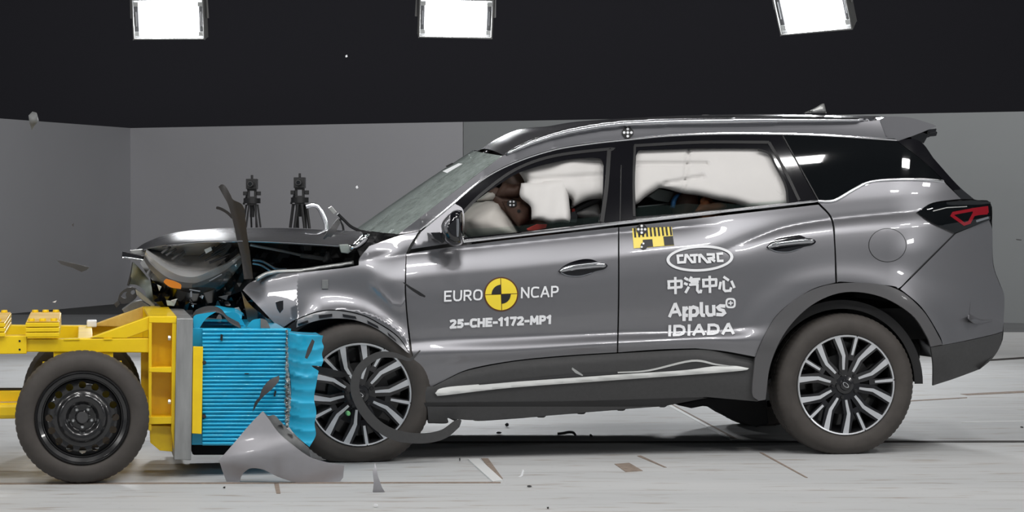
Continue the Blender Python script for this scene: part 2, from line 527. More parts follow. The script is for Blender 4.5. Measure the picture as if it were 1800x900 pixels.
def floodlight(label, cx, cy, wpx, hpx, yw, rl, depth=20.0, tilt=.30):
    s = depth / FPX; c = WLD.p(cx, cy, depth + CAMY)
    o = bpy.data.objects.new('floodlight', None); COL.objects.link(o); o.location = c
    tag(o, label, 'floodlight', 'floodlights over the hall')
    o.rotation_euler = (Matrix.Rotation(yw, 3, 'Z') @ Matrix.Rotation(rl, 3, 'Y') @ Matrix.Rotation(tilt, 3, 'X')).to_euler()
    W, H = wpx * s, hpx * s
    hb = MB(); t = .012; D = .16
    hb.box((0, .12, 0), (W, .02, H)); hb.box((-W / 2 + t / 2, .04, 0), (t, D, H)); hb.box((W / 2 - t / 2, .04, 0), (t, D, H))
    hb.box((0, .04, H / 2 - t / 2), (W, D, t)); hb.box((0, .04, -H / 2 + t / 2), (W, D, t))
    hb.build('housing', 'lamp_housing', o, bevel=.003)
    MB().box((0, -.012, 0), (W * .80, .012, H * .87)).build('light_panel', 'lamp_panel', o)
    for sx in (-1, 1):
        r = MB().box((sx * W * .452, -.005, 0), (W * .055, .006, H * .62)).build('side_reflector', 'dark_grey', o)
        MB().box((sx * W * .452, -.012, 0), (W * .014, .006, H * .36)).build('side_glint', 'chrome', r)
        for sz in (-1, 1): MB().box((sx * W * .452, -.014, sz * H * .36), (W * .075, .02, H * .10)).build('corner_clip', 'satin_dull', o)
    MB().tube([(-W * .53, .03, 0), (-W * .53, .03, H * .75), (W * .53, .03, H * .75), (W * .53, .03, 0)], .012, 8).build('yoke', 'lamp_housing', o)
    inv = o.rotation_euler.to_matrix().inverted()
    top = inv @ Vector((0, 0, 7.0 - c[2])); MB().tube([(0, .03, H * .75), top], .02, 8).build('hanging_rod', 'dark_grey', o)
    l = bpy.data.lights.new('lamp_light', 'AREA'); l.shape = 'RECTANGLE'; l.size = W * .8; l.size_y = H * .8; l.energy = 95; l.color = (.97, .985, 1)
    lo = bpy.data.objects.new('lamp_light', l); COL.objects.link(lo); lo.parent = o; lo.location = (0, -.03, 0)
    lo.rotation_euler = (-(math.pi / 2 - max(0, .38 - tilt)), 0, 0)
    return o


floodlight('leftmost floodlight, upright, above the tripods', 297, 33, 127, 72, -.05, .0, tilt=.22)
floodlight('middle floodlight above the front of the car roof', 801, 31, 130, 70, .10, .01)
floodlight('rightmost floodlight, tilted sideways above the car roof', 1428, 12, 132, 92, -.42, -.06, tilt=.50)
# ---------------------------------------------------------------- the crashed car
CAR = Frame((1.683, 0, 0), math.radians(9)); CW = 1.86
car = CAR.empty('crashed_car', 'dark metallic grey family car with crushed front and deployed airbags, facing left', 'car')
UU = np.array([430, 560, 714, 900, 1087, 1280, 1440, 1600, 1700, 1775], float)
VB = np.array([490, 464, 432, 414, 394, 373, 354, 340, 334, 330], float)
V5 = np.array([720, 680, 598, 590, 583, 577, 545, 540, 545, 550], float)
V6 = np.array([760, 720, 625, 617, 605, 598, 600, 600, 600, 600], float)
V7 = np.array([800, 760, 652, 637, 624, 618, 640, 660, 660, 660], float)
Y5 = np.array([.00, .00, .016, .018, .018, .015, .004, .000, -.005, -.01])
Y6 = np.array([.00, .00, -.010, -.022, -.022, -.014, .000, .000, -.005, -.01])
Y7 = np.array([.00, .00, .004, .006, .006, .004, .010, .020, .02, .02])
RC = (1482., 677.); FC = (600., 690.)


def beltv(u): return pchip(u, UU, VB)


def sstep(x): x = np.clip(x, 0, 1); return x * x * (3 - 2 * x)


def body(u, v):
    u = np.asarray(u, float); v = np.asarray(v, float)
    b_ = pchip(u, UU, VB); v5 = pchip(u, UU, V5); v6 = pchip(u, UU, V6); v7 = pchip(u, UU, V7)
    X = np.stack([b_ - 60, b_, b_ + 14, b_ + 62, b_ + 108, np.maximum(b_ + 150, b_ + 112), v5, v6, v7, v7 + 130], 1)
    X[:, 6] = np.maximum(X[:, 6], X[:, 5] + 4); X[:, 7] = np.maximum(X[:, 7], X[:, 6] + 8); X[:, 8] = np.maximum(X[:, 8], X[:, 7] + 8); X[:, 9] = X[:, 8] + 130
    o = np.ones_like(u)
    Yk = np.stack([.172 * o, .100 * o, .086 * o, .026 * o, .010 * o, .012 * o, pchip(u, UU, Y5), pchip(u, UU, Y6), pchip(u, UU, Y7), pchip(u, UU, Y7) + .03], 1)
    y = pchip(v, X, Yk)
    # crease under the belt (front) that rises into the shoulder crease (rear)
    lc = np.interp(u, [430, 714, 900, 1087, 1240], [505, 447, 428, 409, 396])
    y = y + .010 * crest(v - lc, 7) * (1 - sstep((u - 1180) / 110)) * sstep((u - 600) / 60)
    ls = pchip(u, [1150, 1265, 1320, 1380, 1440, 1620, 1775], [470, 441, 420, 399, 388, 370, 355])
    y = y + .022 * crest(v - ls, 15) * sstep((u - 1235) / 90) * (1 - .5 * sstep((u - 1560) / 100))
    # wheel arch flare, rounded corners in plan
    r = np.hypot(u - RC[0], v - RC[1]); y = y - .030 * np.exp(-(np.maximum(0, r - 182) / 36) ** 2) * sstep((v - 420) / 80)
    y = y + .27 * (np.maximum(0, u - 1560) / 200) ** 2 + .16 * (np.maximum(0, 520 - u) / 100) ** 2
    return y


def crest(d, w_): return np.exp(-(np.sqrt(d * d + 6) - 2.45) / w_)


def bump(u, v, cu, cv, su, sv, ang=0):
    c, s_ = math.cos(math.radians(ang)), math.sin(math.radians(ang)); a = (u - cu) * c + (v - cv) * s_; b_ = -(u - cu) * s_ + (v - cv) * c
    return np.exp(-(a / su) ** 2 - (b_ / sv) ** 2)


def fender_y(u, v):
    y = body(u, v); b_ = beltv(u)
    flat = pchip(v - b_, [-80, -20, 0, 12, 40, 90, 200], [.17, .125, .10, .072, .050, .036, .030]) + .0013 * np.maximum(0, 524 - u)
    m_ = sstep((u - 640) / 85); y = flat * (1 - m_) + y * m_
    r = np.hypot(u - FC[0], v - FC[1]); y = y - .045 * np.exp(-np.maximum(0, r - 146) / 18) * sstep((u - 500) / 70)
    y = y - .016 * bump(u, v, 672, 490, 60, 30, 30)           # buckle bulging out behind the wheel
    y = y + .010 * bump(u, v, 590, 512, 80, 26, 8)            # hollow above the arch
    lc = np.interp(u, [560, 600, 660, 690, 705, 720], [480, 478, 505, 535, 538, 520])
    y = y - .012 * crest(v - lc, 12) * sstep((u - 640) / 30)
    y = y + .03 * sstep((470 - u) / 45) * sstep((540 - v) / 30)
    return y


def sill(u, v):
    top = np.interp(u, [740, 823, 900, 1085, 1223, 1327, 1400], [676, 650, 635, 620, 613, 630, 640]); t = (v - top) / 100
    return pchip(t, [-.5, 0, .18, .45, .8, 1.4], [.02, .004, -.006, -.002, .02, .07])


def green(u, v):
    """the sides above the belt lean inwards"""
    d = np.maximum(-.2, beltv(u) - v); y = .105 + .40 * d / 346 + .07 * np.maximum(0, d / 185) ** 3
    return y + .25 * (np.maximum(0, u - 1570) / 170) ** 2


def off(fn, d): return lambda u, v: fn(u, v) + d


# --- lower panels
A_rear = [(1327, 630), (1345, 588), (1371, 549), (1424, 511), (1485, 497), (1567, 504), (1620, 543), (1652, 594), (1656, 606)]
fender = outline([(426, 510), (440, 496), (478, 482), (531, 478), (600, 471), (630, 466)], [(630, 466), (632, 453), (649, 432)], [(649, 432), (680, 421), (711, 411), (737, 406)],
                 [(737, 406), (722, 430), (714, 447)], [(714, 447), (712, 500), (713, 530), (716, 566), (721, 619)],
                 [(722, 623), (699, 591), (664, 567), (635, 553), (594, 545), (557, 548), (520, 562), (505, 571)], [(505, 571), (493, 580)], [(493, 580), (460, 545), (426, 510)])
panel('front_wing', CAR, fender, fender_y, 'paint', car, gap=.6, mirror=CW, step=4)
flange = outline([(519, 563), (557, 549), (594, 546), (635, 554), (664, 568), (699, 592), (721, 622)], [(721, 622), (716, 620)], [(716, 620), (694, 601), (664, 579), (628, 564), (591, 560), (557, 564), (521, 576)])
panel('arch_flange', CAR, flange, off(fender_y, .006), 'flange_grey', car, step=6, gap=.3)
for q in ([(523, 569), (541, 563), (542, 567), (524, 573)], [(560, 554), (584, 551.5), (584, 556.5), (561, 560)], [(602, 552), (625, 556), (627, 561), (603, 557)], [(645, 563), (664, 573), (666, 578), (647, 569)], [(681, 584), (695, 596), (697, 601), (683, 590)]):
    panel('flange_slot', CAR, q, off(fender_y, -.001), 'gloss_black', car, rim=0, step=5)
fdoor = outline([(714, 446), (760, 438), (900, 420), (1087, 399)], [(1087, 399), (1087, 520), (1085, 620)], [(1085, 620), (990, 626), (900, 635), (823, 650), (780, 670), (758, 681)],
                [(758, 681), (735, 655), (724, 620)], [(724, 620), (717, 566), (714, 530), (713, 500), (714, 446)])
panel('front_door', CAR, fdoor, body, 'paint', car, gap=.8, mirror=CW, step=4)
rdoor = outline([(1088, 399), (1280, 377), (1439, 359)], [(1439, 359), (1461, 385), (1467, 430), (1469, 497)], [(1469, 497), (1424, 511), (1371, 549), (1345, 588), (1328, 628)],
                [(1328, 628), (1273, 618), (1223, 613)], [(1223, 613), (1160, 615), (1086, 620)], [(1086, 620), (1088, 520), (1088, 399)])
panel('rear_door', CAR, rdoor, body, 'paint', car, gap=.8, mirror=CW, step=4)


def quarter_y(u, v):
    return body(u, v) + .02 * sstep((v - 440 - np.abs(u - 1680)) / 60) * sstep((u - 1640) / 40)


quarter = outline([(1440, 357), (1467, 352), (1503, 333), (1535, 320)], [(1535, 320), (1603, 317), (1660, 320)], [(1660, 320), (1690, 350)], [(1690, 350), (1640, 357), (1612, 373)], [(1612, 373), (1678, 410)], [(1678, 410), (1600, 488)],
                  [(1600, 488), (1580, 507), (1567, 503), (1485, 496), (1471, 497)], [(1471, 497), (1468, 430), (1463, 385), (1440, 357)])
panel('rear_quarter', CAR, quarter, body, 'paint', car, gap=.7, mirror=CW, step=4)
bumper = outline([(1680, 410), (1739, 386)], [(1739, 386), (1745, 407), (1746, 463), (1757, 497), (1766, 520), (1765, 562), (1763, 583)], [(1763, 583), (1744, 589), (1690, 601), (1657, 607)],
                 [(1657, 607), (1650, 588), (1620, 541), (1582, 508)], [(1582, 508), (1601, 489)], [(1601, 489), (1680, 410)])
panel('rear_bumper', CAR, bumper, body, 'paint', car, gap=.7, mirror=CW)
vent = outline([(1738, 436), (1720, 452), (1711, 470), (1707, 520), (1703, 560)], [(1703, 560), (1716, 569), (1744, 564)], [(1744, 564), (1757, 545), (1761, 528), (1757, 503), (1745, 470), (1738, 436)])
panel('bumper_vent', CAR, vent, lambda u, v: body(u, v) - .004 + .055 * sstep((u - 1703) / 22) - .06 * sstep((v - 552) / 12), 'paint', car, step=4)
skirt = outline([(1636, 610), (1690, 601), (1744, 589), (1763, 583)], [(1763, 583), (1759, 607), (1745, 630), (1723, 649)], [(1723, 649), (1680, 665), (1640, 678)], [(1640, 678), (1640, 640), (1636, 610)])
panel('bumper_skirt', CAR, skirt, lambda u, v: body(u, v) - .004 + .05 * sstep((v - 620) / 60), 'cladding', car, gap=.3, mirror=CW)
arch = outline(A_rear[:], [(1656, 606), (1636, 610)], [(1636, 610), (1628, 590), (1602, 553), (1549, 522), (1485, 514), (1428, 536), (1382, 582), (1355, 640), (1346, 703)], [(1346, 703), (1333, 705)], [(1333, 705), (1322, 690), (1327, 630)])
panel('wheel_arch_trim', CAR, arch, off(body, -.010), 'arch_trim', car, gap=.4, mirror=CW, step=5)
MB().lathe([(.39, .05), (.435, .05), (.435, .30), (.40, .34), (.0, .36)], tuple(CAR.p(1482, 677, .02) * np.array([1, 0, 1])), 40, math.radians(0), math.radians(185)).build('wheel_arch_liner', 'black_matte', car, smooth=True)
MB().lathe([(.385, .035), (.43, .035), (.43, .30), (.0, .34)], tuple(CAR.p(606, 690, .02) * np.array([1, 0, 1])), 40, math.radians(-20), math.radians(190)).build('wheel_arch_liner', 'black_plastic', car, smooth=True)
cl = outline([(741, 680), (763, 679)], [(763, 679), (790, 665), (823, 651), (900, 636), (990, 627), (1085, 621), (1223, 614), (1273, 620), (1327, 631)], [(1327, 631), (1322, 690), (1333, 706)], [(1333, 706), (1240, 698)], [(1240, 698), (1173, 713)],
             [(1173, 713), (1040, 724), (913, 735), (840, 739), (800, 737)], [(800, 737), (787, 735), (786, 743), (753, 743)], [(753, 743), (750, 710), (741, 680)])
panel('sill_cladding', CAR, cl, sill, 'cladding', car, gap=.3, mirror=CW)
cu_ = outline([(744, 708), (1000, 706), (1244, 699)], [(1244, 699), (1173, 713)], [(1173, 713), (1168, 716), (1160, 716), (1156, 715), (1100, 719)], [(1100, 719), (1096, 722), (1086, 722), (1082, 721), (1030, 725)], [(1030, 725), (1026, 728), (1016, 728), (1012, 727), (960, 731)],
              [(960, 731), (956, 734), (946, 734), (942, 733), (913, 735.5)], [(913, 735.5), (840, 740), (828, 735), (806, 735)], [(806, 735), (800, 740), (787, 735), (786, 744), (753, 744)], [(753, 744), (744, 708)])
panel('sill_underside', CAR, cu_, lambda u, v: sill(u, v) - .004 + .04 * sstep((v - 708) / 35), 'black_plastic', car, step=5)
strip = outline([(765, 691), (778, 682), (837, 676), (1023, 663), (1085, 658.5)], [(1085, 658.5), (1200, 651), (1250, 644)], [(1250, 644), (1290, 643), (1317, 647.5)], [(1317, 647.5), (1290, 653), (1085, 668), (900, 681.5), (790, 694), (769, 696)], [(769, 696), (765, 691)])
panel('chrome_sill_strip', CAR, strip, lambda u, v: sill(u, v) - .014 + .0011 * np.abs(v - np.interp(u, [765, 1085, 1317], [693, 663, 649])), 'strip_silver', car, step=4)
strip2 = outline([(1086, 654), (1140, 650), (1217, 632.5), (1260, 639.5), (1292, 644)], [(1292, 644), (1258, 642), (1216, 636), (1142, 652.5), (1086, 656)])
panel('chrome_sill_strip', CAR, strip2, off(sill, -.008), 'strip_silver', car, step=4)
panel('gloss_insert', CAR, outline([(1150, 653), (1216, 636), (1256, 643)], [(1256, 643), (1205, 650), (1150, 655)]), off(sill, -.006), 'gloss_black', car, step=5, rim=.006)
slit = outline([(842, 675), (1000, 658), (1085, 654)], [(1085, 654), (1085, 657), (1000, 663), (842, 676.5)])
panel('gloss_insert', CAR, slit, off(sill, -.005), 'gloss_black', car, step=5, rim=.004)
# dark inner body behind the gaps
inner = outline([(500, 500), (714, 450), (1087, 400), (1440, 360)], [(1440, 360), (1520, 340), (1690, 352)], [(1690, 352), (1735, 388), (1742, 460), (1750, 580)], [(1750, 580), (1640, 606)], [(1640, 606), (1600, 550), (1540, 518), (1480, 512), (1424, 536), (1376, 590), (1345, 660)],
                [(1345, 660), (1280, 690), (1173, 705), (913, 728), (760, 736)], [(760, 736), (722, 625)], [(722, 625), (660, 565), (594, 545), (530, 560)], [(530, 560), (500, 500)])
panel('inner_body', CAR, inner, off(lambda u, v: np.maximum(body(u, v), -.02), .035), 'black_matte', car, step=14, rim=0, mirror=CW)
panel('tail_inner', CAR, [(1600, 470), (1735, 390), (1745, 580), (1640, 600)], off(body, .03), 'black_matte', car, rim=0)
# fuel flap
th = np.linspace(0, 2 * math.pi, 40, endpoint=False)
circ = lambda cu, cv, r, ry=None: np.stack([cu + r * np.cos(th), cv + (ry or r) * np.sin(th)], 1)
panel('fuel_flap_gap', CAR, circ(1560, 431, 33.5, 30), off(body, -.0008), 'black_plastic', car, rim=0, step=5)
panel('fuel_flap', CAR, circ(1560, 431, 32.2, 28.8), off(body, -.0025), 'paint', car, rim=.002, step=5)
panel('bumper_seam', CAR, stroke_poly([(1600, 488), (1679, 410)], 1.6), off(body, -.002), 'black_plastic', car, rim=0, step=4)
# tail lamp
tl = outline([(1612, 373), (1637, 359), (1690, 353), (1712, 352)], [(1712, 352), (1741, 355)], [(1741, 355), (1741, 386)], [(1741, 386), (1678, 410)], [(1678, 410), (1640, 392), (1612, 373)])
panel('tail_lamp', CAR, tl, off(body, -.012), 'glass_dark', car, mirror=CW, step=5, rim=.02)
tr = stroke_poly([(1735, 369), (1708, 369), (1676, 375), (1674, 379), (1695, 394), (1704, 391), (1712, 376), (1736, 374)], 5.5)
panel('red_lens', CAR, tr, off(body, -.0155), 'lamp_red', car, step=4, rim=.003)
panel('red_lens', CAR, [(1708, 366), (1737, 362), (1738, 374), (1712, 380)], off(body, -.015), 'lamp_red', car, step=4, rim=.003)
panel('lamp_glint', CAR, stroke_poly([(1640, 371), (1664, 365), (1700, 363)], 1.6), off(body, -.015), 'satin_dull', car, step=4, rim=0)
panel('lamp_edge', CAR, stroke_poly([(1716, 389), (1738, 382)], 4), off(body, -.016), 'chrome', car, step=3, rim=.003)
# --- pillars, roof side, windows
cpath = [(739, 405), (794, 360), (850, 314), (906, 285), (974, 263), (1040, 252), (1100, 245.5), (1180, 238), (1287, 234.5), (1430, 237), (1576, 246)]


def rs(u, v):
    """painted side of the roof: nearly upright above the window chrome"""
    cv = np.interp(u, [p[0] for p in cpath], [p[1] for p in cpath]); d = np.maximum(0, cv - v)
    return green(u, np.maximum(v, cv)) + .03 * d / 346 + .010 * (d / 30) ** 2 * np.clip((u - 860) / 80, 0, 1)


rside = outline([(700, 412), (760, 366), (820, 321), (883, 274)], [(883, 274), (930, 257), (974, 243), (1100, 222), (1240, 218), (1400, 215), (1546, 211)], [(1546, 211), (1557, 240)],
                [(1557, 240), (1567, 243), (1430, 236), (1287, 234), (1180, 237), (1100, 245), (1040, 252), (974, 263), (906, 285), (850, 314), (794, 360), (739, 405)], [(739, 405), (700, 412)])
panel('roof_side', CAR, rside, rs, 'paint', car, mirror=CW, step=5)
cpath = [(739, 405), (794, 360), (850, 314), (906, 285), (974, 263), (1040, 252), (1100, 245.5), (1180, 238), (1287, 234.5), (1430, 237), (1576, 246)]
MB().tube(spath(CAR, cpath, off(green, .002)), .0065, 8).build('window_chrome', 'chrome', car, smooth=True)
win_f = outline([(815, 418), (815, 376)], [(815, 376), (836, 354), (878, 324), (919, 301), (989, 282), (1040, 277)], [(1040, 277), (1056, 280), (1061, 292)], [(1061, 292), (1059, 350), (1053, 391)], [(1053, 391), (940, 405), (815, 418)])
win_r = outline([(1118, 381), (1116, 320), (1118, 274)], [(1118, 274), (1123, 265), (1135, 264)], [(1135, 264), (1230, 261), (1333, 261)], [(1333, 261), (1352, 268), (1362, 288)], [(1362, 288), (1380, 325), (1384, 357)], [(1384, 357), (1250, 371), (1118, 381)])
surround = outline([(739, 407), (794, 362), (850, 316), (906, 287), (974, 265), (1040, 254), (1100, 247), (1180, 240), (1287, 236), (1375, 237)], [(1375, 237), (1438, 352)], [(1438, 352), (1087, 392), (814, 424)], [(814, 424), (770, 431), (722, 438)], [(722, 438), (739, 407)])
panel('window_frame', CAR, surround, off(green, .004), 'gloss_black', car, holes=(win_f, win_r), step=7)
# far side: closed with dark glass
panel('far_window_glass', CAR, surround, lambda u, v: green(u, v) + .004, 'glass_dark', car, step=14, rim=0)
fg = bpy.data.objects[-1] if False else [o for o in car.children if o.name.startswith('far_window_glass')][0]
fg.data.transform(Matrix.Translation((0, CW, 0)) @ Matrix.Diagonal((1, -1, 1, 1))); fg.data.flip_normals()


def seal(name, pts, wpx, dy, material, r=None):
    panel(name, CAR, stroke_poly(catmull(pts, 6), wpx), off(green, dy), material, car, step=4, rim=.004)


seal('door_frame_trim', [(815, 372), (850, 338), (906, 298), (974, 274), (1069, 262), (1072, 264)], 5, .001, 'frame_grey')
seal('door_frame_trim', [(1071, 262), (1066, 330), (1058, 390)], 7, .001, 'frame_grey')
seal('door_frame_trim', [(1115, 380), (1114, 320), (1116, 256)], 4, .001, 'frame_grey')
seal('door_frame_trim', [(1115, 256), (1230, 250), (1352, 250)], 5, .001, 'frame_grey')
seal('door_frame_trim', [(1352, 250), (1380, 300), (1405, 352)], 5, .001, 'frame_grey')
seal('window_seal', [(1333, 263), (1352, 270), (1363, 290), (1381, 326), (1385, 356)], 3.5, .000, 'black_matte')
seal('pillar_seam', [(1092, 290), (1090, 392)], 1.4, .001, 'frame_grey')
seal('quarter_edge', [(1376, 238), (1408, 296), (1439, 352)], 1.8, -.002, 'frame_grey')
panel('mirror_sail', CAR, outline([(741, 407), (800, 358)], [(800, 358), (815, 372), (815, 424)], [(815, 424), (722, 438)], [(722, 438), (741, 407)]), off(green, -.001), 'paint', car, step=7)
quarter_glass = outline([(1377, 238), (1430, 239), (1576, 248)], [(1576, 248), (1622, 282), (1659, 317)], [(1659, 317), (1603, 314), (1537, 317)], [(1537, 317), (1503, 331), (1467, 351), (1438, 353)], [(1438, 353), (1377, 238)])
panel('quarter_glass', CAR, quarter_glass, off(green, .003), 'glass_dark', car, mirror=CW)
dp = outline([(1577, 248), (1603, 244), (1622, 252), (1641, 278)], [(1641, 278), (1682, 324), (1712, 350)], [(1712, 350), (1690, 350)], [(1690, 350), (1659, 317), (1622, 282), (1577, 248)])
panel('rear_pillar', CAR, dp, off(green, .0), 'gloss_black', car, mirror=CW, step=5)
qch = [(1438, 354), (1467, 352.5), (1503, 332.5), (1535, 319), (1603, 315.5), (1658, 319)]
MB().tube(spath(CAR, qch, lambda u, v: green(u, v) - .003), .0085, 8).build('window_chrome', 'satin', car, smooth=True)
bch = [(814, 424), (900, 414), (1000, 402.5), (1087, 392), (1250, 374), (1380, 359.5), (1438, 353)]
MB().tube(spath(CAR, bch, lambda u, v: green(u, v) - .004), [.0115] * 33 + [.008] * 15 + [.006], 8).build('window_chrome', 'chrome', car, smooth=True)
panel('rear_window_glass', CAR, [(1118, 367), (1135, 361), (1178, 361), (1206, 358), (1240, 360), (1262, 356), (1300, 360), (1340, 355), (1384, 352), (1384, 357), (1250, 371), (1118, 381)], off(green, .016), 'clear_glass', car, rim=0)
panel('front_window_glass', CAR, outline([(817, 418), (822, 402)], [(822, 402), (900, 398), (1053, 380)], [(1053, 380), (1053, 391), (817, 418)]), off(green, .016), 'clear_glass', car, rim=0)
# roof rail
rail = outline([(886, 271), (915, 254), (960, 235.5), (1020, 220), (1100, 209.5), (1240, 204.5), (1400, 204), (1540, 208)], [(1540, 208), (1541, 212)], [(1541, 212), (1473, 216), (1240, 220), (1100, 224), (1030, 233), (974, 245), (930, 259), (890, 274)])
rl = puff('roof_rail', CAR, rail, off(rs, .0), .035, 6, 'satin', car, step=4)
c = rl.copy(); c.data = rl.data.copy(); COL.objects.link(c); c.data.transform(Matrix.Translation((0, CW, 0)) @ Matrix.Diagonal((1, -1, 1, 1))); c.data.flip_normals()
# roof skin
ru = np.linspace(0, 1, 40)
near = np.array(catmull([(885, 273), (915, 257), (960, 240), (1020, 226), (1100, 214), (1240, 209), (1400, 208), (1548, 210)], 8)); crown = np.array(catmull([(846, 262), (874, 244), (914, 227), (962, 222), (1030, 212.5), (1220, 203), (1400, 202), (1545, 205)], 8))
Pn = CAR.P(near[:, 0], near[:, 1], np.full(len(near), .315)); Pc = CAR.P(crown[:, 0], crown[:, 1], np.full(len(crown), CW / 2))
rows = []
for a, b_ in zip(Pn, Pc):
    far = np.array([a[0], CW - .315, a[2]]); row = []
    for t in np.linspace(0, 1, 13): s_ = math.sin(t * math.pi / 2); row.append([a[0] + (b_[0] - a[0]) * t, .315 + (CW / 2 - .315) * t, a[2] + (b_[2] - a[2]) * s_])
    for t in np.linspace(1, 0, 13)[1:]: s_ = math.sin(t * math.pi / 2); row.append([far[0] + (b_[0] - far[0]) * t, far[1] + (CW / 2 - far[1]) * t, far[2] + (b_[2] - far[2]) * s_])
    rows.append(row)
MB().loft(rows).build('roof', 'paint', car, smooth=True, angle=None)
# windscreen
wn = np.array(catmull([(700, 412), (760, 366), (820, 321), (884, 274)], 8)); wf = np.array(catmull([(627, 403), (706, 350), (780, 302), (843, 264)], 8))
yn = np.linspace(.15, .33, len(wn)); A = CAR.P(wn[:, 0], wn[:, 1], yn); B = CAR.P(wf[:, 0], wf[:, 1], 1.72 - (yn - .15))
rows = []
for a, b_ in zip(A, B):
    rows.append([a + (b_ - a) * t + np.array([-.09, 0, .01]) * math.sin(t * math.pi) for t in np.linspace(0, 1, 16)])
MB().loft(rows).build('windscreen', 'windscreen_glass', car, smooth=True, angle=None)
lab = [rows[i][j] for i, j in ((24, 3), (24, 6), (21, 6), (21, 3))]
def wpt(px): return CAR.p(px[0], px[1], .55)
panel('windscreen_label', CAR, [(778, 301), (806, 287), (813, 288), (786, 304)], lambda u, v: .46 + 0 * u, 'decal_white', car, rim=.002)
panel('windscreen_label', CAR, [(783, 292), (795, 286), (798, 288), (786, 294)], lambda u, v: .60 + 0 * u, 'decal_black', car, rim=.002)
# tailgate closing the back
sil = catmull([(1603, 246), (1622, 252), (1641, 278), (1682, 324), (1711, 350), (1741, 356), (1744, 400), (1746, 463), (1757, 497), (1765, 520), (1764, 564), (1759, 607), (1722, 649)], 4)
sil = np.array(sil); D = np.where(sil[:, 1] < 352, green(sil[:, 0], sil[:, 1]) + .004, body(sil[:, 0], np.minimum(sil[:, 1], 600)) + .006); A = CAR.P(sil[:, 0], sil[:, 1], D)
rows = []
for a in A:
    rows.append([[a[0] + .10 * math.sin(math.pi * t), a[1] + (CW - 2 * a[1]) * t, a[2]] for t in np.linspace(0, 1, 15)])
MB().loft(rows[:17]).build('tailgate_glass', 'glass_dark', car, smooth=True, angle=None)
MB().loft(rows[16:]).build('tailgate', 'paint', car, smooth=True, angle=None)
# spoiler
sp = outline([(1546, 210), (1561, 205), (1600, 207), (1641, 219)], [(1641, 219), (1646, 222)], [(1646, 222), (1612, 236), (1578, 248)], [(1578, 248), (1557, 239)], [(1557, 239), (1546, 210)])
A = CAR.P(sp[:, 0], sp[:, 1], green(np.minimum(sp[:, 0], 1590), np.full(len(sp), 240.)) + .01)
rows = []
for t in np.linspace(0, 1, 13): rows.append([[p[0] + .05 * math.sin(math.pi * t), p[1] + (CW - 2 * p[1]) * t, p[2] + .012 * math.sin(math.pi * t)] for p in A])
mb = MB().loft(rows, closed=True); n = len(A); mb.f.append(tuple(range(n))); mb.f.append(tuple(range(len(mb.v) - 1, len(mb.v) - 1 - n, -1)))
mb.build('roof_spoiler', 'paint', car, smooth=True, angle=40)
for q, yy in (([(1600, 241), (1622, 232), (1633, 236), (1624, 252), (1604, 246)], .50), ([(1620, 234), (1642, 227), (1648, 233), (1646, 239), (1636, 240), (1628, 243)], .60), ([(1630, 229), (1647, 226), (1645, 232), (1634, 235)], .46)):
    slab('spoiler_bracket', CAR, q, yy, .8, 'gloss_black', car)
fin = outline([(1412, 199), (1430, 191), (1444, 183), (1449, 182)], [(1449, 182), (1453, 199)], [(1453, 199), (1412, 199)])
puff('roof_antenna', CAR, fin, .93, .03, 12, 'satin_dull', car, step=4)
slab('roof_clip', CAR, [(1232, 204), (1236, 201.5), (1246, 201.5), (1250, 204)], .7, .05, 'dark_grey', car)
# bonnet: near lip, crown seen against the wall, mirrored beyond
lip = np.array(catmull([(250, 439), (275, 433), (302, 429), (351, 424), (407, 423), (439, 422.5), (500, 425), (560, 428.5), (600, 431), (632, 428)], 6))
cr = np.array(catmull([(234, 441), (258, 425), (305, 409), (371, 402), (420, 400), (437, 400), (500, 400), (560, 402.5), (600, 404), (640, 407)], 6))
yl = np.interp(lip[:, 0], [250, 300, 400, 640], [.62, .42, .24, .14]); Pl = CAR.P(lip[:, 0], lip[:, 1], yl); Pc = CAR.P(cr[:, 0], cr[:, 1], np.full(len(cr), .95))
rows = []
for a, b_ in zip(Pl, Pc):
    row = [[a[0] + .01, a[1] + .05, a[2] - .012], [a[0], a[1] + .012, a[2] - .012]]
    for t in np.linspace(0, 1, 14): s_ = math.sin(t * math.pi / 2) ** .8; row.append([a[0] + (b_[0] - a[0]) * t, a[1] + (b_[1] - a[1]) * t, a[2] + (b_[2] - a[2]) * s_])
    fy = CW - a[1]
    for t in np.linspace(0, 1, 12)[1:]: row.append([b_[0] + (a[0] + .06 - b_[0]) * t, b_[1] + (fy - b_[1]) * t, b_[2] - .10 * t * t])
    rows.append(row)
MB().loft(rows).build('bonnet', 'paint', car, smooth=True, angle=50)
MB().tube(Pl + np.array([0, -.002, -.004]), .004, 6).build('bonnet_edge', 'chrome', car, smooth=True)
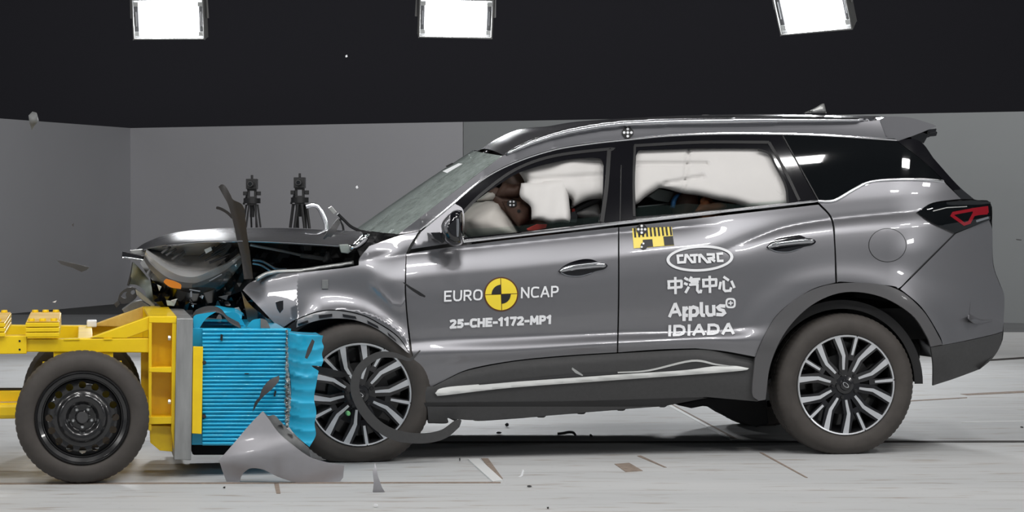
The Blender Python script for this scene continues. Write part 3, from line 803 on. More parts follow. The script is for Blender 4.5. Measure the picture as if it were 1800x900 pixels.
# ---------------------------------------------------------------- wheels of the car
def alloy_wheel(hub, sgn, rot, R=.366, rim=.257, wd=.225, zmin=None, dirty=False, rx=0):
    """hub = centre on the outer face; sgn = 1 when the outer face looks towards -y"""
    hub = np.array(hub, float); y = lambda t: sgn * t
    tp = [(rim - .012, .03), (rim + .004, .004), (rim + .012, -.004), (rim + .03, -.012), (rim + .06, -.014), (R - .035, -.008), (R - .02, .002), (R - .008, .016), (R - .003, .028), (R - .001, .05)]
    for k in range(4):
        a = .055 + k * .035; tp += [(R, a), (R, a + .024), (R - .008, a + .026), (R - .008, a + .032)]
    tp += [(R - .002, wd - .03), (R - .02, wd), (rim + .03, wd + .01), (rim - .012, wd)]
    t = MB().lathe([(r, y(q)) for r, q in tp], hub, 240, zmin=zmin, notch=(R - .012, .003, 3)).build('tyre', 'rubber', car, smooth=True, angle=40)
    bl = MB().lathe([(rim - .002, y(.006)), (rim - .014, y(.010)), (rim - .018, y(.03)), (rim - .03, y(.07)), (rim - .04, y(.16)), (0, y(.16))], hub, 64).build('rim_barrel', 'steel_black', t, smooth=True)
    MB().lathe([(0, y(.085)), (.155, y(.085)), (.155, y(.11)), (0, y(.11))], hub, 48).build('brake_disc', 'dark_grey', t, smooth=True)
    ring = MB()
    for k in range(5):
        a = rot + math.radians(36 + 72 * k)
        ring.lathe([(rim + .0005, y(.004)), (rim - .003, y(-.001)), (rim - .009, y(.001)), (rim - .009, y(.012))], hub, 14, a + .012, a + math.radians(72) - .012)
    ring.build('rim_lip', 'wheel_silver', t, smooth=True)

    def strip2(pts, wds, y0, y1, mb):
        pts = np.array(pts); wds = np.array(wds); poly = stroke_poly(pts, wds)
        rr = np.hypot(*poly.T); f = np.stack([hub[0] + poly[:, 0], hub[1] + sgn * (y0 + .030 * np.maximum(0, 1 - rr / rim)), hub[2] + poly[:, 1]], 1)
        n = len(pts); b_ = f + np.array([0, sgn * (y1 - y0), 0])
        base = len(mb.v); mb.v += [tuple(p) for p in f] + [tuple(p) for p in b_]; N = 2 * n
        for i in range(n - 1):
            mb.f.append((base + i, base + i + 1, base + N - 2 - i, base + N - 1 - i))
        for i in range(N): mb.f.append((base + i, base + i + N, base + (i + 1) % N + N, base + (i + 1) % N))
    for k in range(5):
        a = rot + math.radians(72 * k); c, s_ = math.cos(a), math.sin(a)
        w_ = lambda p: (rim * (p[0] * c - p[1] * s_), rim * (p[0] * s_ + p[1] * c))
        body_ = MB(); face = MB()
        for sg in (-1, 1):
            P = [w_((.965, sg * .205)), w_((.70, sg * .20)), w_((.545, sg * .192)), w_((.40, sg * .13)), w_((.29, sg * .088))]
            strip2(P, [rim * q for q in (.118, .088, .068, .055, .045)], .003, .006, face)
            P2 = [w_((.97, sg * .205)), w_((.70, sg * .205)), w_((.545, sg * .20)), w_((.36, sg * .12)), w_((.18, sg * .05))]
            strip2(P2, [rim * q for q in (.20, .19, .19, .19, .15)], .0075, .045, body_)
        am = math.radians(36); v_ = lambda r_: w_((r_ * math.cos(am), r_ * math.sin(am)))
        strip2([v_(.985), v_(.80), v_(.61)], [rim * .06, rim * .055, rim * .045], .004, .007, face)
        strip2([v_(.97), v_(.70), v_(.50)], [rim * .11, rim * .10, rim * .12], .0085, .03, body_)
        body_.build('spoke', 'black_wheel', t); face.build('spoke_face', 'wheel_silver', t)
        p = w_((.255, 0)); MB().lathe([(0, y(.018)), (.008, y(.018)), (.010, y(.024)), (.010, y(.05))], hub + np.array([p[0], 0, p[1]]), 10).build('lug_nut', 'black_plastic', t, smooth=True)
    cap = MB().lathe([(0, y(.014)), (.026, y(.016)), (.030, y(.022)), (.046, y(.026)), (.05, y(.034)), (.085, y(.045)), (.085, y(.07))], hub, 32).build('hub_cap', 'black_wheel', t, smooth=True)
    # oval badge with two wings
    MB().lathe([(.0105, y(.0115)), (.0135, y(.0115))], (0, 0, 0), 24).build('badge', 'chrome', cap)
    bd = [o for o in cap.children if o.name.startswith('badge')][0]
    bd.data.transform(Matrix.Translation(Vector(hub)) @ Matrix.Rotation(rot, 4, 'Y') @ Matrix.Diagonal((1.4, 1, .75, 1)))
    return t


hr = CAR.p(1488, 677, .005); hf = CAR.p(633, 694, .005)
alloy_wheel(hr, 1, math.radians(41.3))
alloy_wheel(hf, 1, math.radians(26), zmin=.004)
alloy_wheel((hr[0], CW - .005, hr[2]), -1, 0.3)
alloy_wheel((hf[0] + .1, CW - .005, hf[2]), -1, 0.7, zmin=.004)
g = CAR.p(612, 727, 0); MB().lathe([(0, -.022), (.008, -.02), (.012, -.004), (.012, .03)], (g[0], .0, g[2]), 14).build('valve_cap', 'green', car, smooth=True)
# underside
A = CAR.P(np.array([750, 1180, 1330, 1400]), np.array([690, 690, 680, 640]), np.full(4, .12)); B = CAR.P(np.array([760, 1175, 1240, 1330]), np.array([726, 704, 688, 690]), np.full(4, .12))
MB().prism(list(A) + list(B[::-1]), [p + np.array([0, CW - .24, 0]) for p in list(A) + list(B[::-1])]).build('underbody', 'black_matte', car)
slab('rear_suspension', CAR, [(1190, 712), (1240, 699), (1348, 700), (1352, 746), (1330, 751), (1303, 743), (1276, 730), (1254, 716), (1236, 714), (1216, 718)], .50, .25, 'black_matte', car, bevel=.01)
MB().box((hr[0], CW / 2, hr[2] - .03), (.14, CW - .4, .12)).build('rear_axle', 'black_matte', car, bevel=.02)
MB().box((hr[0] + .30, CW / 2, .66), (.5, CW - .30, .16)).build('boot_floor', 'black_matte', car)
MB().box((hf[0] + .25, CW / 2, hf[2] + .06), (.5, CW - .75, .25)).build('front_subframe', 'black_matte', car, bevel=.02)

# ---------------------------------------------------------------- mirror, handles, marks
mir = outline([(776, 412), (775, 397), (781, 385), (792, 374), (801, 369), (812, 370)], [(812, 370), (815, 385), (816, 414)], [(816, 414), (814, 427), (806, 432), (795, 432), (782, 424), (776, 412)])
mh = puff('door_mirror', CAR, mir, -.04, .09, 17, 'gloss_black', car, step=3)
puff('mirror_cap', CAR, outline([(777, 408), (777, 394), (784, 384), (792, 377)], [(792, 377), (796, 390), (797, 412)], [(797, 412), (786, 414), (777, 408)]), -.09, .035, 8, 'paint', mh, step=3, both=False)
slab('mirror_arm', CAR, [(757, 409), (776, 408), (784, 424), (778, 428), (764, 420)], -.02, .16, 'gloss_black', mh)
panel('mirror_lens', CAR, outline([(803, 386), (806.5, 385), (807, 400), (806, 416)], [(806, 416), (803, 415), (802.5, 400), (803, 386)]), lambda u, v: -.135 + 0 * u, 'satin', mh, step=3, rim=.01)


def handle(dx, dy):
    q = lambda pts: [(u + dx, v + dy) for u, v in pts]
    rc = outline(q([(981, 477), (990, 468), (1005, 460.5), (1025, 455.5), (1040, 456), (1052, 460.5), (1066, 464)]), q([(1066, 464), (1068, 468), (1062, 473), (1046, 477), (1032, 483.5), (1015, 486), (997, 484.5), (987, 481), (981, 477)]))
    panel('handle_recess', CAR, rc, lambda u, v: body(u, v) - .001 + .0 * u, 'gloss_black', car, step=3, rim=0)
    pts = q([(984, 477), (992, 474), (1005, 471), (1025, 468.5), (1045, 466.5), (1058, 466), (1065, 467.5)])
    P = spath(CAR, pts, lambda u, v: body(u, v) - .014, 6); n = len(P)
    r = np.interp(np.linspace(0, 1, n), [0, .12, .35, .7, .9, 1], [.004, .011, .0145, .0155, .014, .005])
    h = MB().tube(P, list(r), 12).build('door_handle', 'handle_chrome', car, smooth=True, angle=None)
    MB().tube(spath(CAR, q([(986, 479), (1000, 484.5), (1020, 485), (1040, 479.5)]), lambda u, v: body(u, v) - .003, 6), .003, 6).build('recess_edge', 'chrome', h, smooth=True)


handle(0, 0); handle(366, -42.5)
DEC = lambda fn, d=.0025: off(fn, -d)


def decal(name, poly, material, fn=body, d=.0025, holes=(), step=4): return panel(name, CAR, poly, DEC(fn, d), material, car, holes=holes, step=step, rim=0)


GL = {'E': (.60, [[(1, 1), (0, 1), (0, 0), (1, 0)], [(0, .51), (.85, .51)]]), 'U': (.74, [[(0, 1), (0, .32), (.1, .1), (.32, 0), (.68, 0), (.9, .1), (1, .32), (1, 1)]]),
      'R': (.66, [[(0, 0), (0, 1), (.65, 1), (.9, .92), (.96, .74), (.9, .54), (.65, .46), (0, .46)], [(.5, .46), (1, 0)]]),
      'O': (.78, [[(.5, 1), (.3, 1), (.08, .88), (0, .66), (0, .34), (.08, .12), (.3, 0), (.7, 0), (.92, .12), (1, .34), (1, .66), (.92, .88), (.7, 1), (.48, 1)]]),
      'N': (.70, [[(0, 0), (0, 1), (1, 0), (1, 1)]]), 'C': (.66, [[(1, .96), (.7, 1), (.34, 1), (.1, .9), (0, .68), (0, .32), (.1, .1), (.34, 0), (.7, 0), (1, .04)]]),
      'A': (.76, [[(0, 0), (.46, 1), (.54, 1), (1, 0)], [(.2, .30), (.8, .30)]]), 'P': (.62, [[(0, 0), (0, 1), (.62, 1), (.9, .92), (1, .71), (.9, .50), (.62, .42), (0, .42)]]),
      '2': (.60, [[(0, .93), (.35, 1), (.75, .98), (.94, .82), (.9, .62), (0, 0), (1, 0)]]), '5': (.58, [[(.92, 1), (.12, 1), (.08, .58), (.6, .60), (.94, .45), (.94, .18), (.65, 0), (0, .02)]]),
      '-': (.36, [[(0, .42), (1, .42)]]), 'H': (.70, [[(0, 0), (0, 1)], [(1, 0), (1, 1)], [(0, .5), (1, .5)]]), '1': (.40, [[(0, .82), (.7, 1), (.7, 0)]]),
      '7': (.60, [[(0, 1), (1, 1), (.4, 0)]]), 'M': (.86, [[(0, 0), (.06, 1), (.5, .3), (.94, 1), (1, 0)]]), 'D': (.72, [[(0, .0), (0, 1), (.55, 1), (.9, .85), (1, .6), (1, .4), (.9, .15), (.55, 0), (-.06, 0)]]), 'I': (.001, [[(0, 0), (0, 1)]])}


def strokes(q, wd):
    """band polygons of one pen stroke, cut at its sharp corners"""
    q = [np.array(p, float) for p in q]; out = []; cur = [q[0]]; half = 0
    for i in range(1, len(q)):
        cur.append(q[i])
        if i < len(q) - 1:
            a = q[i] - q[i - 1]; b_ = q[i + 1] - q[i]; c = a @ b_ / (np.hypot(*a) * np.hypot(*b_) + 1e-9)
            if c < .45 or len(cur) > 6:
                e = a / np.hypot(*a) * wd * (.45 if c < .45 else .02); cur[-1] = q[i] + e; out.append(cur)
                e2 = b_ / np.hypot(*b_) * wd * (.45 if c < .45 else .02); cur = [q[i] - e2]
    out.append(cur)
    return [stroke_poly(np.array(c), wd) for c in out]


def marks(name, polys, material, fn=body, d=.006, step=3.5, parent=None):
    """several flat marks that make one sign, as one mesh on the body surface"""
    mb = MB()
    for k, q in enumerate(polys):
        V, F, lp = cdt(np.array(q, float), (), step); P = CAR.P(V[:, 0], V[:, 1], DEC(fn, d + .0004 * (k % 3))(V[:, 0], V[:, 1])); mb.add(P, F)
    return mb.build(name, material, parent or car)


def lettering(name, s, p0, p1, cap, wd, material, fn=body, gap=.17):
    tot = sum(GL[c][0] for c in s) + (len(s) - 1) * (gap + wd / cap); L = math.hypot(p1[0] - p0[0], p1[1] - p0[1]) - wd; k = L / tot; x = wd / 2; polys = []
    ux, uy = (p1[0] - p0[0]) / (L + wd), (p1[1] - p0[1]) / (L + wd)
    for c in s:
        w_, st = GL[c]; 
        for pts in st:
            q = [(p0[0] + ux * (x + a * w_ * k) + .02 * (b_ * cap), p0[1] + uy * (x + a * w_ * k) - wd / 2 - b_ * (cap - wd)) for a, b_ in pts]
            e0 = np.array(q[0]) - np.array(q[1]); e1 = np.array(q[-1]) - np.array(q[-2]); q[0] = tuple(np.array(q[0]) + e0 / np.hypot(*e0) * wd * .48); q[-1] = tuple(np.array(q[-1]) + e1 / np.hypot(*e1) * wd * .48)
            polys += strokes(q, wd)
        x += w_ * k + (gap + wd / cap) * k
    return marks(name, polys, material, fn)


lettering('lettering', 'EURO', (780.5, 530.5), (848, 527.6), 19.3, 3.1, 'decal_white')
lettering('lettering', 'NCAP', (915.5, 524.5), (982, 521.7), 19.6, 3.1, 'decal_white')
lettering('lettering', '25-CHE-1172-MP1', (790.5, 577.8), (970, 569.6), 16.2, 4.4, 'decal_white', gap=.12)
cx, cy = 881, 517.2; sl = -.035
ell = lambda r, a: (cx + r * math.cos(a), cy + r * math.sin(a))
decal('round_emblem', circ(cx, cy, 30.3), 'decal_brown', d=.0030)


def sector(r0, r1, a0, a1):
    a = np.radians(np.linspace(a0, a1, 14)); out = [(cx + r1 * math.cos(t), cy + r1 * math.sin(t)) for t in a]
    return out + ([(cx + r0 * math.cos(t), cy + r0 * math.sin(t)) for t in a[::-1]] if r0 > 0 else [(cx, cy)])


for k in range(4):
    a0 = 90 * k - 2; q = shrink(np.array(sector(0, 28.8, a0, a0 + 90)), .9)
    decal('emblem_quarter', q, 'decal_yellow', d=.0042)
    if k in (0, 2): decal('emblem_quarter', shrink(np.array(sector(0, 17.3, a0, a0 + 90)), .5), 'decal_black', d=.0055)
# oval mark and block letters
z9 = lambda pts: [(1100 + x / 9, 385 + y_ / 9) for x, y_ in pts]
ang = math.radians(-3); eo = []
for t in np.linspace(0, 2 * math.pi, 60, endpoint=False): eo.append((math.cos(t), math.sin(t)))
eo = np.array(eo); rot_e = lambda a, b_: np.stack([1230.3 + eo[:, 0] * a * math.cos(ang) - eo[:, 1] * b_ * math.sin(ang), 454.3 + eo[:, 0] * a * math.sin(ang) + eo[:, 1] * b_ * math.cos(ang)], 1)
decal('oval_mark', rot_e(58.8, 23), 'decal_white', holes=(rot_e(53.5, 18.6),), d=.006)
marks('block_letters', [s_ for pts in ([(910, 575), (822, 582), (832, 688), (935, 682), (948, 572), (965, 570), (1050, 682), (1092, 678), (1088, 585)], [(1012, 576), (1140, 568)], [(1168, 692), (1164, 572), (1185, 568), (1290, 682), (1332, 678), (1312, 625), (1392, 610), (1388, 560), (1278, 560)], [(1340, 620), (1412, 672)], [(1540, 545), (1452, 552), (1462, 664), (1546, 660)]) for s_ in strokes(z9(pts), 4.4)], 'decal_white')
z7 = lambda pts: [(1160 + x / 7.5, 480 + y_ / 7.5) for x, y_ in pts]


ZH = [[(97, 112), (290, 102)], [(100, 198), (290, 184)], [(116, 105), (120, 208)], [(284, 95), (284, 190)], [(202, 52), (206, 278)]]
HAN = [ZH, [[(322, 62), (372, 92)], [(318, 132), (366, 154)], [(382, 180), (336, 262)], [(418, 48), (386, 112)], [(408, 84), (532, 78)], [(402, 118), (512, 112)], [(384, 154), (508, 146)], [(495, 148), (492, 225), (512, 252), (536, 248), (544, 218)]],
       [[(555, 92), (752, 82)], [(558, 176), (750, 164)], [(572, 85), (576, 186)], [(742, 75), (740, 172)], [(655, 35), (660, 262)]], [[(838, 48), (910, 98)], [(802, 115), (783, 215)], [(838, 98), (843, 215), (862, 236), (925, 232), (940, 188)], [(942, 102), (982, 196)]]]
for g_ in HAN: marks('character', [s_ for p in g_ for s_ in strokes(z7(p), 4.5)], 'decal_white')
lettering('lettering', 'A', (1174.8, 558), (1198, 555.6), 24.5, 5.2, 'decal_white')
marks('lettering', [s_ for p in ([(318, 440), (318, 632)], [(370, 455), (338, 470), (322, 500)], [(370, 560), (338, 555)], [(402, 435), (400, 630)], [(402, 470), (440, 448), (490, 465), (498, 520), (470, 556), (402, 560)], [(545, 382), (547, 530), (560, 556), (595, 558)], [(618, 425), (620, 520), (645, 554), (700, 550)], [(708, 420), (712, 562)], [(862, 436), (795, 432), (764, 455), (785, 480), (835, 495), (850, 525), (820, 550), (742, 545)]) for s_ in strokes(z7(p), 6.0)], 'decal_white')
rr = []
for t in np.linspace(0, 2 * math.pi, 32, endpoint=False):
    c, s_ = math.cos(t), math.sin(t); k = (abs(c) ** 3.2 + abs(s_) ** 3.2) ** (-1 / 3.2); rr.append((c * k, s_ * k))
rr = np.array(rr); decal('plus_badge', np.array([1284.3, 532.8]) + rr * 9, 'decal_white', holes=(np.array([1284.3, 532.8]) + rr * 5.8,), step=3)
for pts in ([(1280.2, 533.1), (1288.4, 532.5)], [(1284.1, 528.8), (1284.5, 536.8)]): decal('plus_badge', stroke_poly(pts, 2.2), 'decal_white', d=.004, step=3)
lettering('lettering', 'IDIADA', (1174.5, 591.6), (1291, 587.6), 20.3, 5.0, 'decal_white', gap=.13)
# yellow scale tape and quad targets
tpq = lambda a, b_: tuple(np.array([1111, 401.5]) * (1 - a) * (1 - b_) + np.array([1180.5, 398.5]) * a * (1 - b_) + np.array([1114, 436.5]) * (1 - a) * b_ + np.array([1185, 431]) * a * b_)
qd = lambda a0, b0, a1, b1: [tpq(a0, b0), tpq(a1, b0), tpq(a1, b1), tpq(a0, b1)]
decal('scale_tape', qd(0, 0, 1, 1), 'tape_yellow', d=.003)
for k in range(10): decal('tape_bar', qd(.04 + k * .1, 0, .088 + k * .1, .46), 'decal_black', d=.0045)
decal('tape_block', qd(.24, .60, .48, .98), 'decal_black', d=.0045); decal('tape_block', qd(.76, .50, 1, .98), 'decal_black', d=.0045)


def quad_target(u, v, r, fn, par_d=.006):
    decal('target_marker', [(u - r * .45, v - r * 1.1), (u + r * .45, v - r * 1.1), (u + r * 1.1, v - r * .4), (u + r * 1.1, v + r * .4), (u + r * .45, v + r * 1.1), (u - r * .45, v + r * 1.1), (u - r * 1.1, v + r * .4), (u - r * 1.1, v - r * .4)], 'decal_black', fn, par_d)
    for a, b_ in ((0, 0), (-.7, 0), (.7, 0), (0, -.7), (0, .7)): decal('target_dot', circ(u + a * r, v + b_ * r, r * .26), 'decal_white', fn, par_d + .002, step=3)


quad_target(1128, 403, 8.5, lambda u, v: body(u, np.maximum(v, beltv(u) + 2)), .008)
quad_target(1103.5, 233, 9, rs)
decal('target_marker', circ(1132, 432, 6), 'decal_black', d=.006); decal('target_dot', circ(1131, 428, 1.8), 'decal_white', d=.008, step=3); decal('target_dot', circ(1128, 434, 1.8), 'decal_white', d=.008, step=3)
slab('broken_tag', CAR, [(484, 531), (498, 528), (498, 544), (492, 551), (487, 543)], -.03, .02, 'gloss_black', car)
slab('sensor_clip', CAR, [(566, 492), (577, 492), (577, 508), (566, 508)], lambda u, v: fender_y(u, v) - .006, .02, 'mid_grey', car)
# ---------------------------------------------------------------- crushed front end of the car
def arc_loft(name, arcs, ys, material, thick=0, n=28):
    rows = []
    for a, yv in zip(arcs, ys):
        c = np.array(catmull(a, 10)); s_ = np.concatenate([[0], np.cumsum(np.hypot(*np.diff(c, axis=0).T))]); t = np.linspace(0, s_[-1], n)
        c = np.stack([np.interp(t, s_, c[:, 0]), np.interp(t, s_, c[:, 1])], 1)
        rows.append(CAR.P(c[:, 0], c[:, 1], np.interp(np.linspace(0, 1, n), np.linspace(0, 1, len(yv)), yv) if hasattr(yv, '__len__') else np.full(n, yv)))
    return MB().loft(rows).build(name, material, car, smooth=True, angle=40)


# raised headlamp bowl seen from outside, its rim bright
a_in = [(258, 438), (272, 449), (288, 461), (308, 471), (335, 475), (362, 474), (385, 466), (404, 456), (420, 444)]
a_mid = [(256, 443), (270, 456), (290, 471), (312, 483), (335, 487), (352, 484), (375, 474), (398, 464), (422, 448)]
a_out = [(254, 449), (266, 465), (288, 484), (308, 493), (330, 497), (350, 496), (372, 487), (398, 474), (424, 452)]
a_top = [(258, 437), (275, 433), (300, 429), (325, 426), (350, 424), (370, 423.5), (390, 423), (408, 423), (424, 424)]
arc_loft('headlamp_bowl', [a_top, [(258, 438), (278, 442), (300, 447), (325, 449), (350, 448), (372, 446), (392, 441), (408, 436), (422, 434)], a_in], [.45, .62, .47], 'lamp_grey')
arc_loft('headlamp_rim', [a_in, a_mid, a_out], [.47, .40, .42], 'lamp_silver')
a_lens = [(252, 456), (264, 474), (288, 497), (308, 508), (330, 514), (350, 516), (374, 510), (402, 492), (426, 462)]
a_low = [(246, 462), (260, 484), (290, 514), (312, 528), (335, 533), (356, 534), (380, 530), (412, 512), (430, 480)]
arc_loft('headlamp_lens', [a_out, a_lens, a_low], [.42, .36, .50], 'dark_mirror')
panel('indicator_lens', CAR, outline([(292, 490), (306, 494), (318, 500), (318, 508)], [(318, 508), (300, 505), (288, 496), (292, 490)]), lambda u, v: .345 + 0 * u, 'amber', car, step=4)
panel('headlamp_cover', CAR, outline([(338, 500), (360, 492), (392, 480), (410, 474)], [(410, 474), (402, 492), (385, 510), (362, 516), (336, 512)], [(336, 512), (338, 500)]), lambda u, v: .33 + .10 * ((v - 495) / 22) ** 2, 'headlamp_glass', car, step=5)
panel('headlamp_trim', CAR, stroke_poly(catmull([(333, 509), (345, 511), (352, 512)], 4), 2.2), lambda u, v: .31 + 0 * u, 'chrome', car, step=3)
panel('headlamp_trim', CAR, stroke_poly([(336, 512), (336, 522)], 3), lambda u, v: .31 + 0 * u, 'chrome', car, step=3)
panel('headlamp_trim', CAR, stroke_poly([(368, 494), (390, 482)], 1.6), lambda u, v: .315 + 0 * u, 'chrome', car, step=3)
for q in ([(284, 445), (300, 434)], [(292, 449), (310, 437)], [(302, 456), (324, 441)], [(350, 452), (378, 434)], [(360, 458), (396, 438)], [(368, 462), (405, 446)], [(372, 448), (398, 428)]):
    MB().tube([CAR.p(q[0][0], q[0][1], .44), CAR.p(q[1][0], q[1][1], .46)], .006, 6).build('lamp_rib', 'dark_grey', car, smooth=True)
slab('lamp_sticker', CAR, [(359, 439), (371, 433), (373, 440), (362, 446)], .40, .01, 'decal_white', car)
slab('lamp_module', CAR, [(372, 442), (398, 420), (408, 432), (392, 452)], .46, .12, 'dark_grey', car, bevel=.004)
slab('lamp_module', CAR, [(306, 450), (324, 440), (327, 447), (312, 458)], .46, .08, 'dark_grey', car, bevel=.004)
panel('wing_inner', CAR, outline([(424, 512), (440, 536), (470, 560), (492, 581)], [(492, 581), (470, 578), (436, 566)], [(436, 566), (424, 512)]), lambda u, v: .14 + .10 * sstep((470 - u) / 50) + .0 * v, 'dark_mirror', car, step=6)
# broken grille strip at the front tip
slab('grille_strip', CAR, [(215, 442), (222, 443), (261, 452), (262, 458), (256, 460), (214, 453)], .62, .03, 'gloss_black', car)
slab('grille_strip', CAR, [(216, 451), (240, 454), (260, 458), (259, 460.5), (236, 457), (215, 453.5)], .61, .012, 'chrome', car)
slab('bonnet_catch', CAR, [(228, 440), (250, 438), (262, 444), (252, 448), (232, 446)], .66, .06, 'satin_dull', car)
# pale torn bracket, hook plate, struts
pb = outline([(234, 461), (241, 467), (260, 489), (266, 500)], [(266, 500), (278, 506), (290, 516), (286, 528), (271, 533)], [(271, 533), (259, 525), (254, 511), (240, 501), (227, 500)], [(227, 500), (231, 480), (234, 461)])
panel('torn_bracket', CAR, pb, lambda u, v: .72 + .05 * np.sin(u / 9) * np.sin(v / 13), 'pale_plastic', car, step=5)
MB().tube(spath(CAR, [(234, 461), (231, 480), (225, 502)], .72), .006, 6).build('bracket_edge', 'dark_grey', car, smooth=True)
hk = outline([(207, 528), (211, 516), (222, 507), (234, 505), (241, 510), (240, 522), (230, 531), (214, 534), (207, 528)])
panel('hook_plate', CAR, hk, lambda u, v: .70 + 0 * u, 'dark_grey', car, holes=(outline([(213, 521), (217, 515), (223, 513), (221, 518), (222, 524), (217, 524), (213, 521)]), outline([(231, 511), (236, 510), (237, 515), (233, 518), (230, 515), (231, 511)])), step=4, rim=.03)
slab('hook_plate', CAR, [(200, 534), (208, 528), (212, 534), (205, 541)], .69, .05, 'dark_grey', car)
slab('bumper_strut', CAR, [(214, 544), (232, 531), (248, 528), (270, 542), (240, 548), (222, 556)], .62, .10, 'mid_grey', car, bevel=.004)
slab('bumper_strut', CAR, [(238, 508), (248, 514), (262, 526), (273, 537), (268, 540), (252, 530), (240, 518)], .64, .05, 'satin_dull', car, bevel=.004)


# crumpled dark plastic and metal
def crumple(name, poly, Y, amp, material, step=9, seed=1, sc=14):
    r2 = np.random.RandomState(seed); ph = r2.rand(6, 3) * 6.28; fr_ = r2.randn(6, 2) / sc
    def d(u, v):
        s_ = 0
        for k in range(6): s_ = s_ + np.abs(np.sin(fr_[k, 0] * u + fr_[k, 1] * v + ph[k, 0]))
        return Y + amp * (s_ / 6 - .6)
    V, F, lp = cdt(np.array(poly, float), (), step); P = CAR.P(V[:, 0], V[:, 1], d(V[:, 0], V[:, 1]))
    mb = MB(); mb.v = [tuple(p) for p in P]; mb.f = list(F); n = len(V)
    B = P + np.array([0, .02, 0]); mb.v += [tuple(p) for p in B]; mb.f += [tuple(i + n for i in f[::-1]) for f in F]
    return mb.build(name, material, car)


crumple('crushed_bumper', outline([(262, 476), (300, 512), (340, 536)], [(340, 536), (400, 518), (428, 470)], [(428, 470), (446, 500), (444, 545), (452, 566)], [(452, 566), (380, 560), (330, 552), (292, 545), (270, 528)], [(270, 528), (262, 476)]), .52, .22, 'gloss_black', 9, 3)
crumple('crushed_bumper', [(380, 470), (424, 430), (440, 440), (444, 492), (424, 512), (396, 522)], .44, .10, 'black_plastic', 9, 5)
crumple('crushed_radiator', [(430, 480), (470, 492), (520, 480), (505, 560), (440, 560)], .55, .12, 'black_plastic', 9, 8)
for q, m_ in (([(300, 528), (312, 525), (306, 536)], 'satin_dull'), ([(350, 521), (358, 519), (356, 526)], 'chrome'), ([(336, 537), (341, 535), (340, 541)], 'chrome'), ([(292, 528), (310, 530), (306, 538), (294, 537)], 'pale_plastic'), ([(410, 542), (420, 540), (424, 547), (412, 549)], 'satin_dull'), ([(276, 500), (284, 504), (280, 512)], 'satin_dull'), ([(412, 466), (416, 464), (416, 470)], 'chrome'), ([(384, 522), (402, 518), (398, 528)], 'dark_grey')):
    slab('metal_shard', CAR, q, .28, .02, m_, car, bevel=.0015)
# engine bay
crumple('engine_block', [(432, 422), (520, 424), (600, 432), (650, 436), (632, 452), (600, 470), (540, 478), (470, 486), (436, 500)], .72, .10, 'black_plastic', 10, 11, 20)
MB().box((CAR.p(560, 470, .9)[0], 1.0, .80), (.5, 1.1, .14)).build('engine_block', 'black_matte', car, bevel=.03)
MB().tube(spath(CAR, [(440, 430.5), (490, 440), (531, 449)], .40), [.007] * 17, 8).build('gas_strut', 'satin_dull', car, smooth=True)
MB().tube([CAR.p(528, 449, .40), CAR.p(572, 455, .40)], .012, 8).build('gas_strut', 'mid_grey', car, smooth=True)
MB().tube(spath(CAR, [(444, 457), (462, 460), (484, 472), (504, 474)], .36), .007, 8).build('cooling_pipe', 'satin', car, smooth=True)
MB().tube(spath(CAR, [(444, 463), (460, 467), (482, 481)], .36), .006, 8).build('cooling_pipe', 'satin', car, smooth=True)
puff('strut_tower', CAR, outline([(566, 462), (572, 446), (576, 434), (579, 434), (580, 448), (586, 462)], [(586, 462), (566, 462)]), .36, .04, 8, 'dark_grey', car, step=4)
puff('wing_edge', CAR, stroke_poly(catmull([(450, 492), (468, 482), (490, 478), (531, 476), (570, 470), (600, 466), (622, 462)], 5), 8), .15, .02, 4, 'satin_dull', car, step=4)
slab('plastic_cap', CAR, [(535, 431), (548, 431), (548, 441), (536, 441)], .5, .05, 'dark_grey', car)
for q in ([(613, 432), (622, 428), (632, 418), (640, 411), (650, 412), (646, 424), (636, 434), (624, 440), (614, 440)],):
    puff('bonnet_hinge', CAR, outline(q + [q[0]]), .11, .05, 8, 'chrome', car, step=4)
slab('hinge_plate', CAR, [(596, 430), (612, 429), (620, 440), (612, 446), (600, 444)], .13, .03, 'pale_plastic', car, bevel=.004)
crumple('wiper_cowl', [(626, 402), (660, 409), (705, 411), (690, 420), (650, 432), (634, 452), (628, 440), (645, 414)], .20, .04, 'black_plastic', 6, 4)
# far hinge and wipers standing over the bonnet
MB().tube(spath(CAR, [(538, 363), (548, 360.5), (558, 363), (566, 376), (572, 391), (574, 403)], 1.2), .012, 8).build('lifted_hinge', 'satin', car, smooth=True)
MB().tube(spath(CAR, [(594, 376), (606, 388), (618, 399), (640, 409)], 1.0), .008, 6).build('wiper_arm', 'black_plastic', car, smooth=True)
MB().tube(spath(CAR, [(597, 384), (602, 395), (604, 405)], 1.0), .006, 6).build('wiper_arm', 'black_plastic', car, smooth=True)
slab('wiper_end', CAR, [(577, 366), (583, 362), (592, 373), (587, 377)], 1.0, .03, 'satin_dull', car)

# ---------------------------------------------------------------- cabin
def blockx(name, poly, y0, y1, material, bevel=.03):
    poly = np.array(poly, float); A = CAR.P(poly[:, 0], poly[:, 1], np.full(len(poly), y0)); return MB().prism(A, A + np.array([0, y1 - y0, 0])).build(name, material, car, bevel=bevel, smooth=True, angle=50)


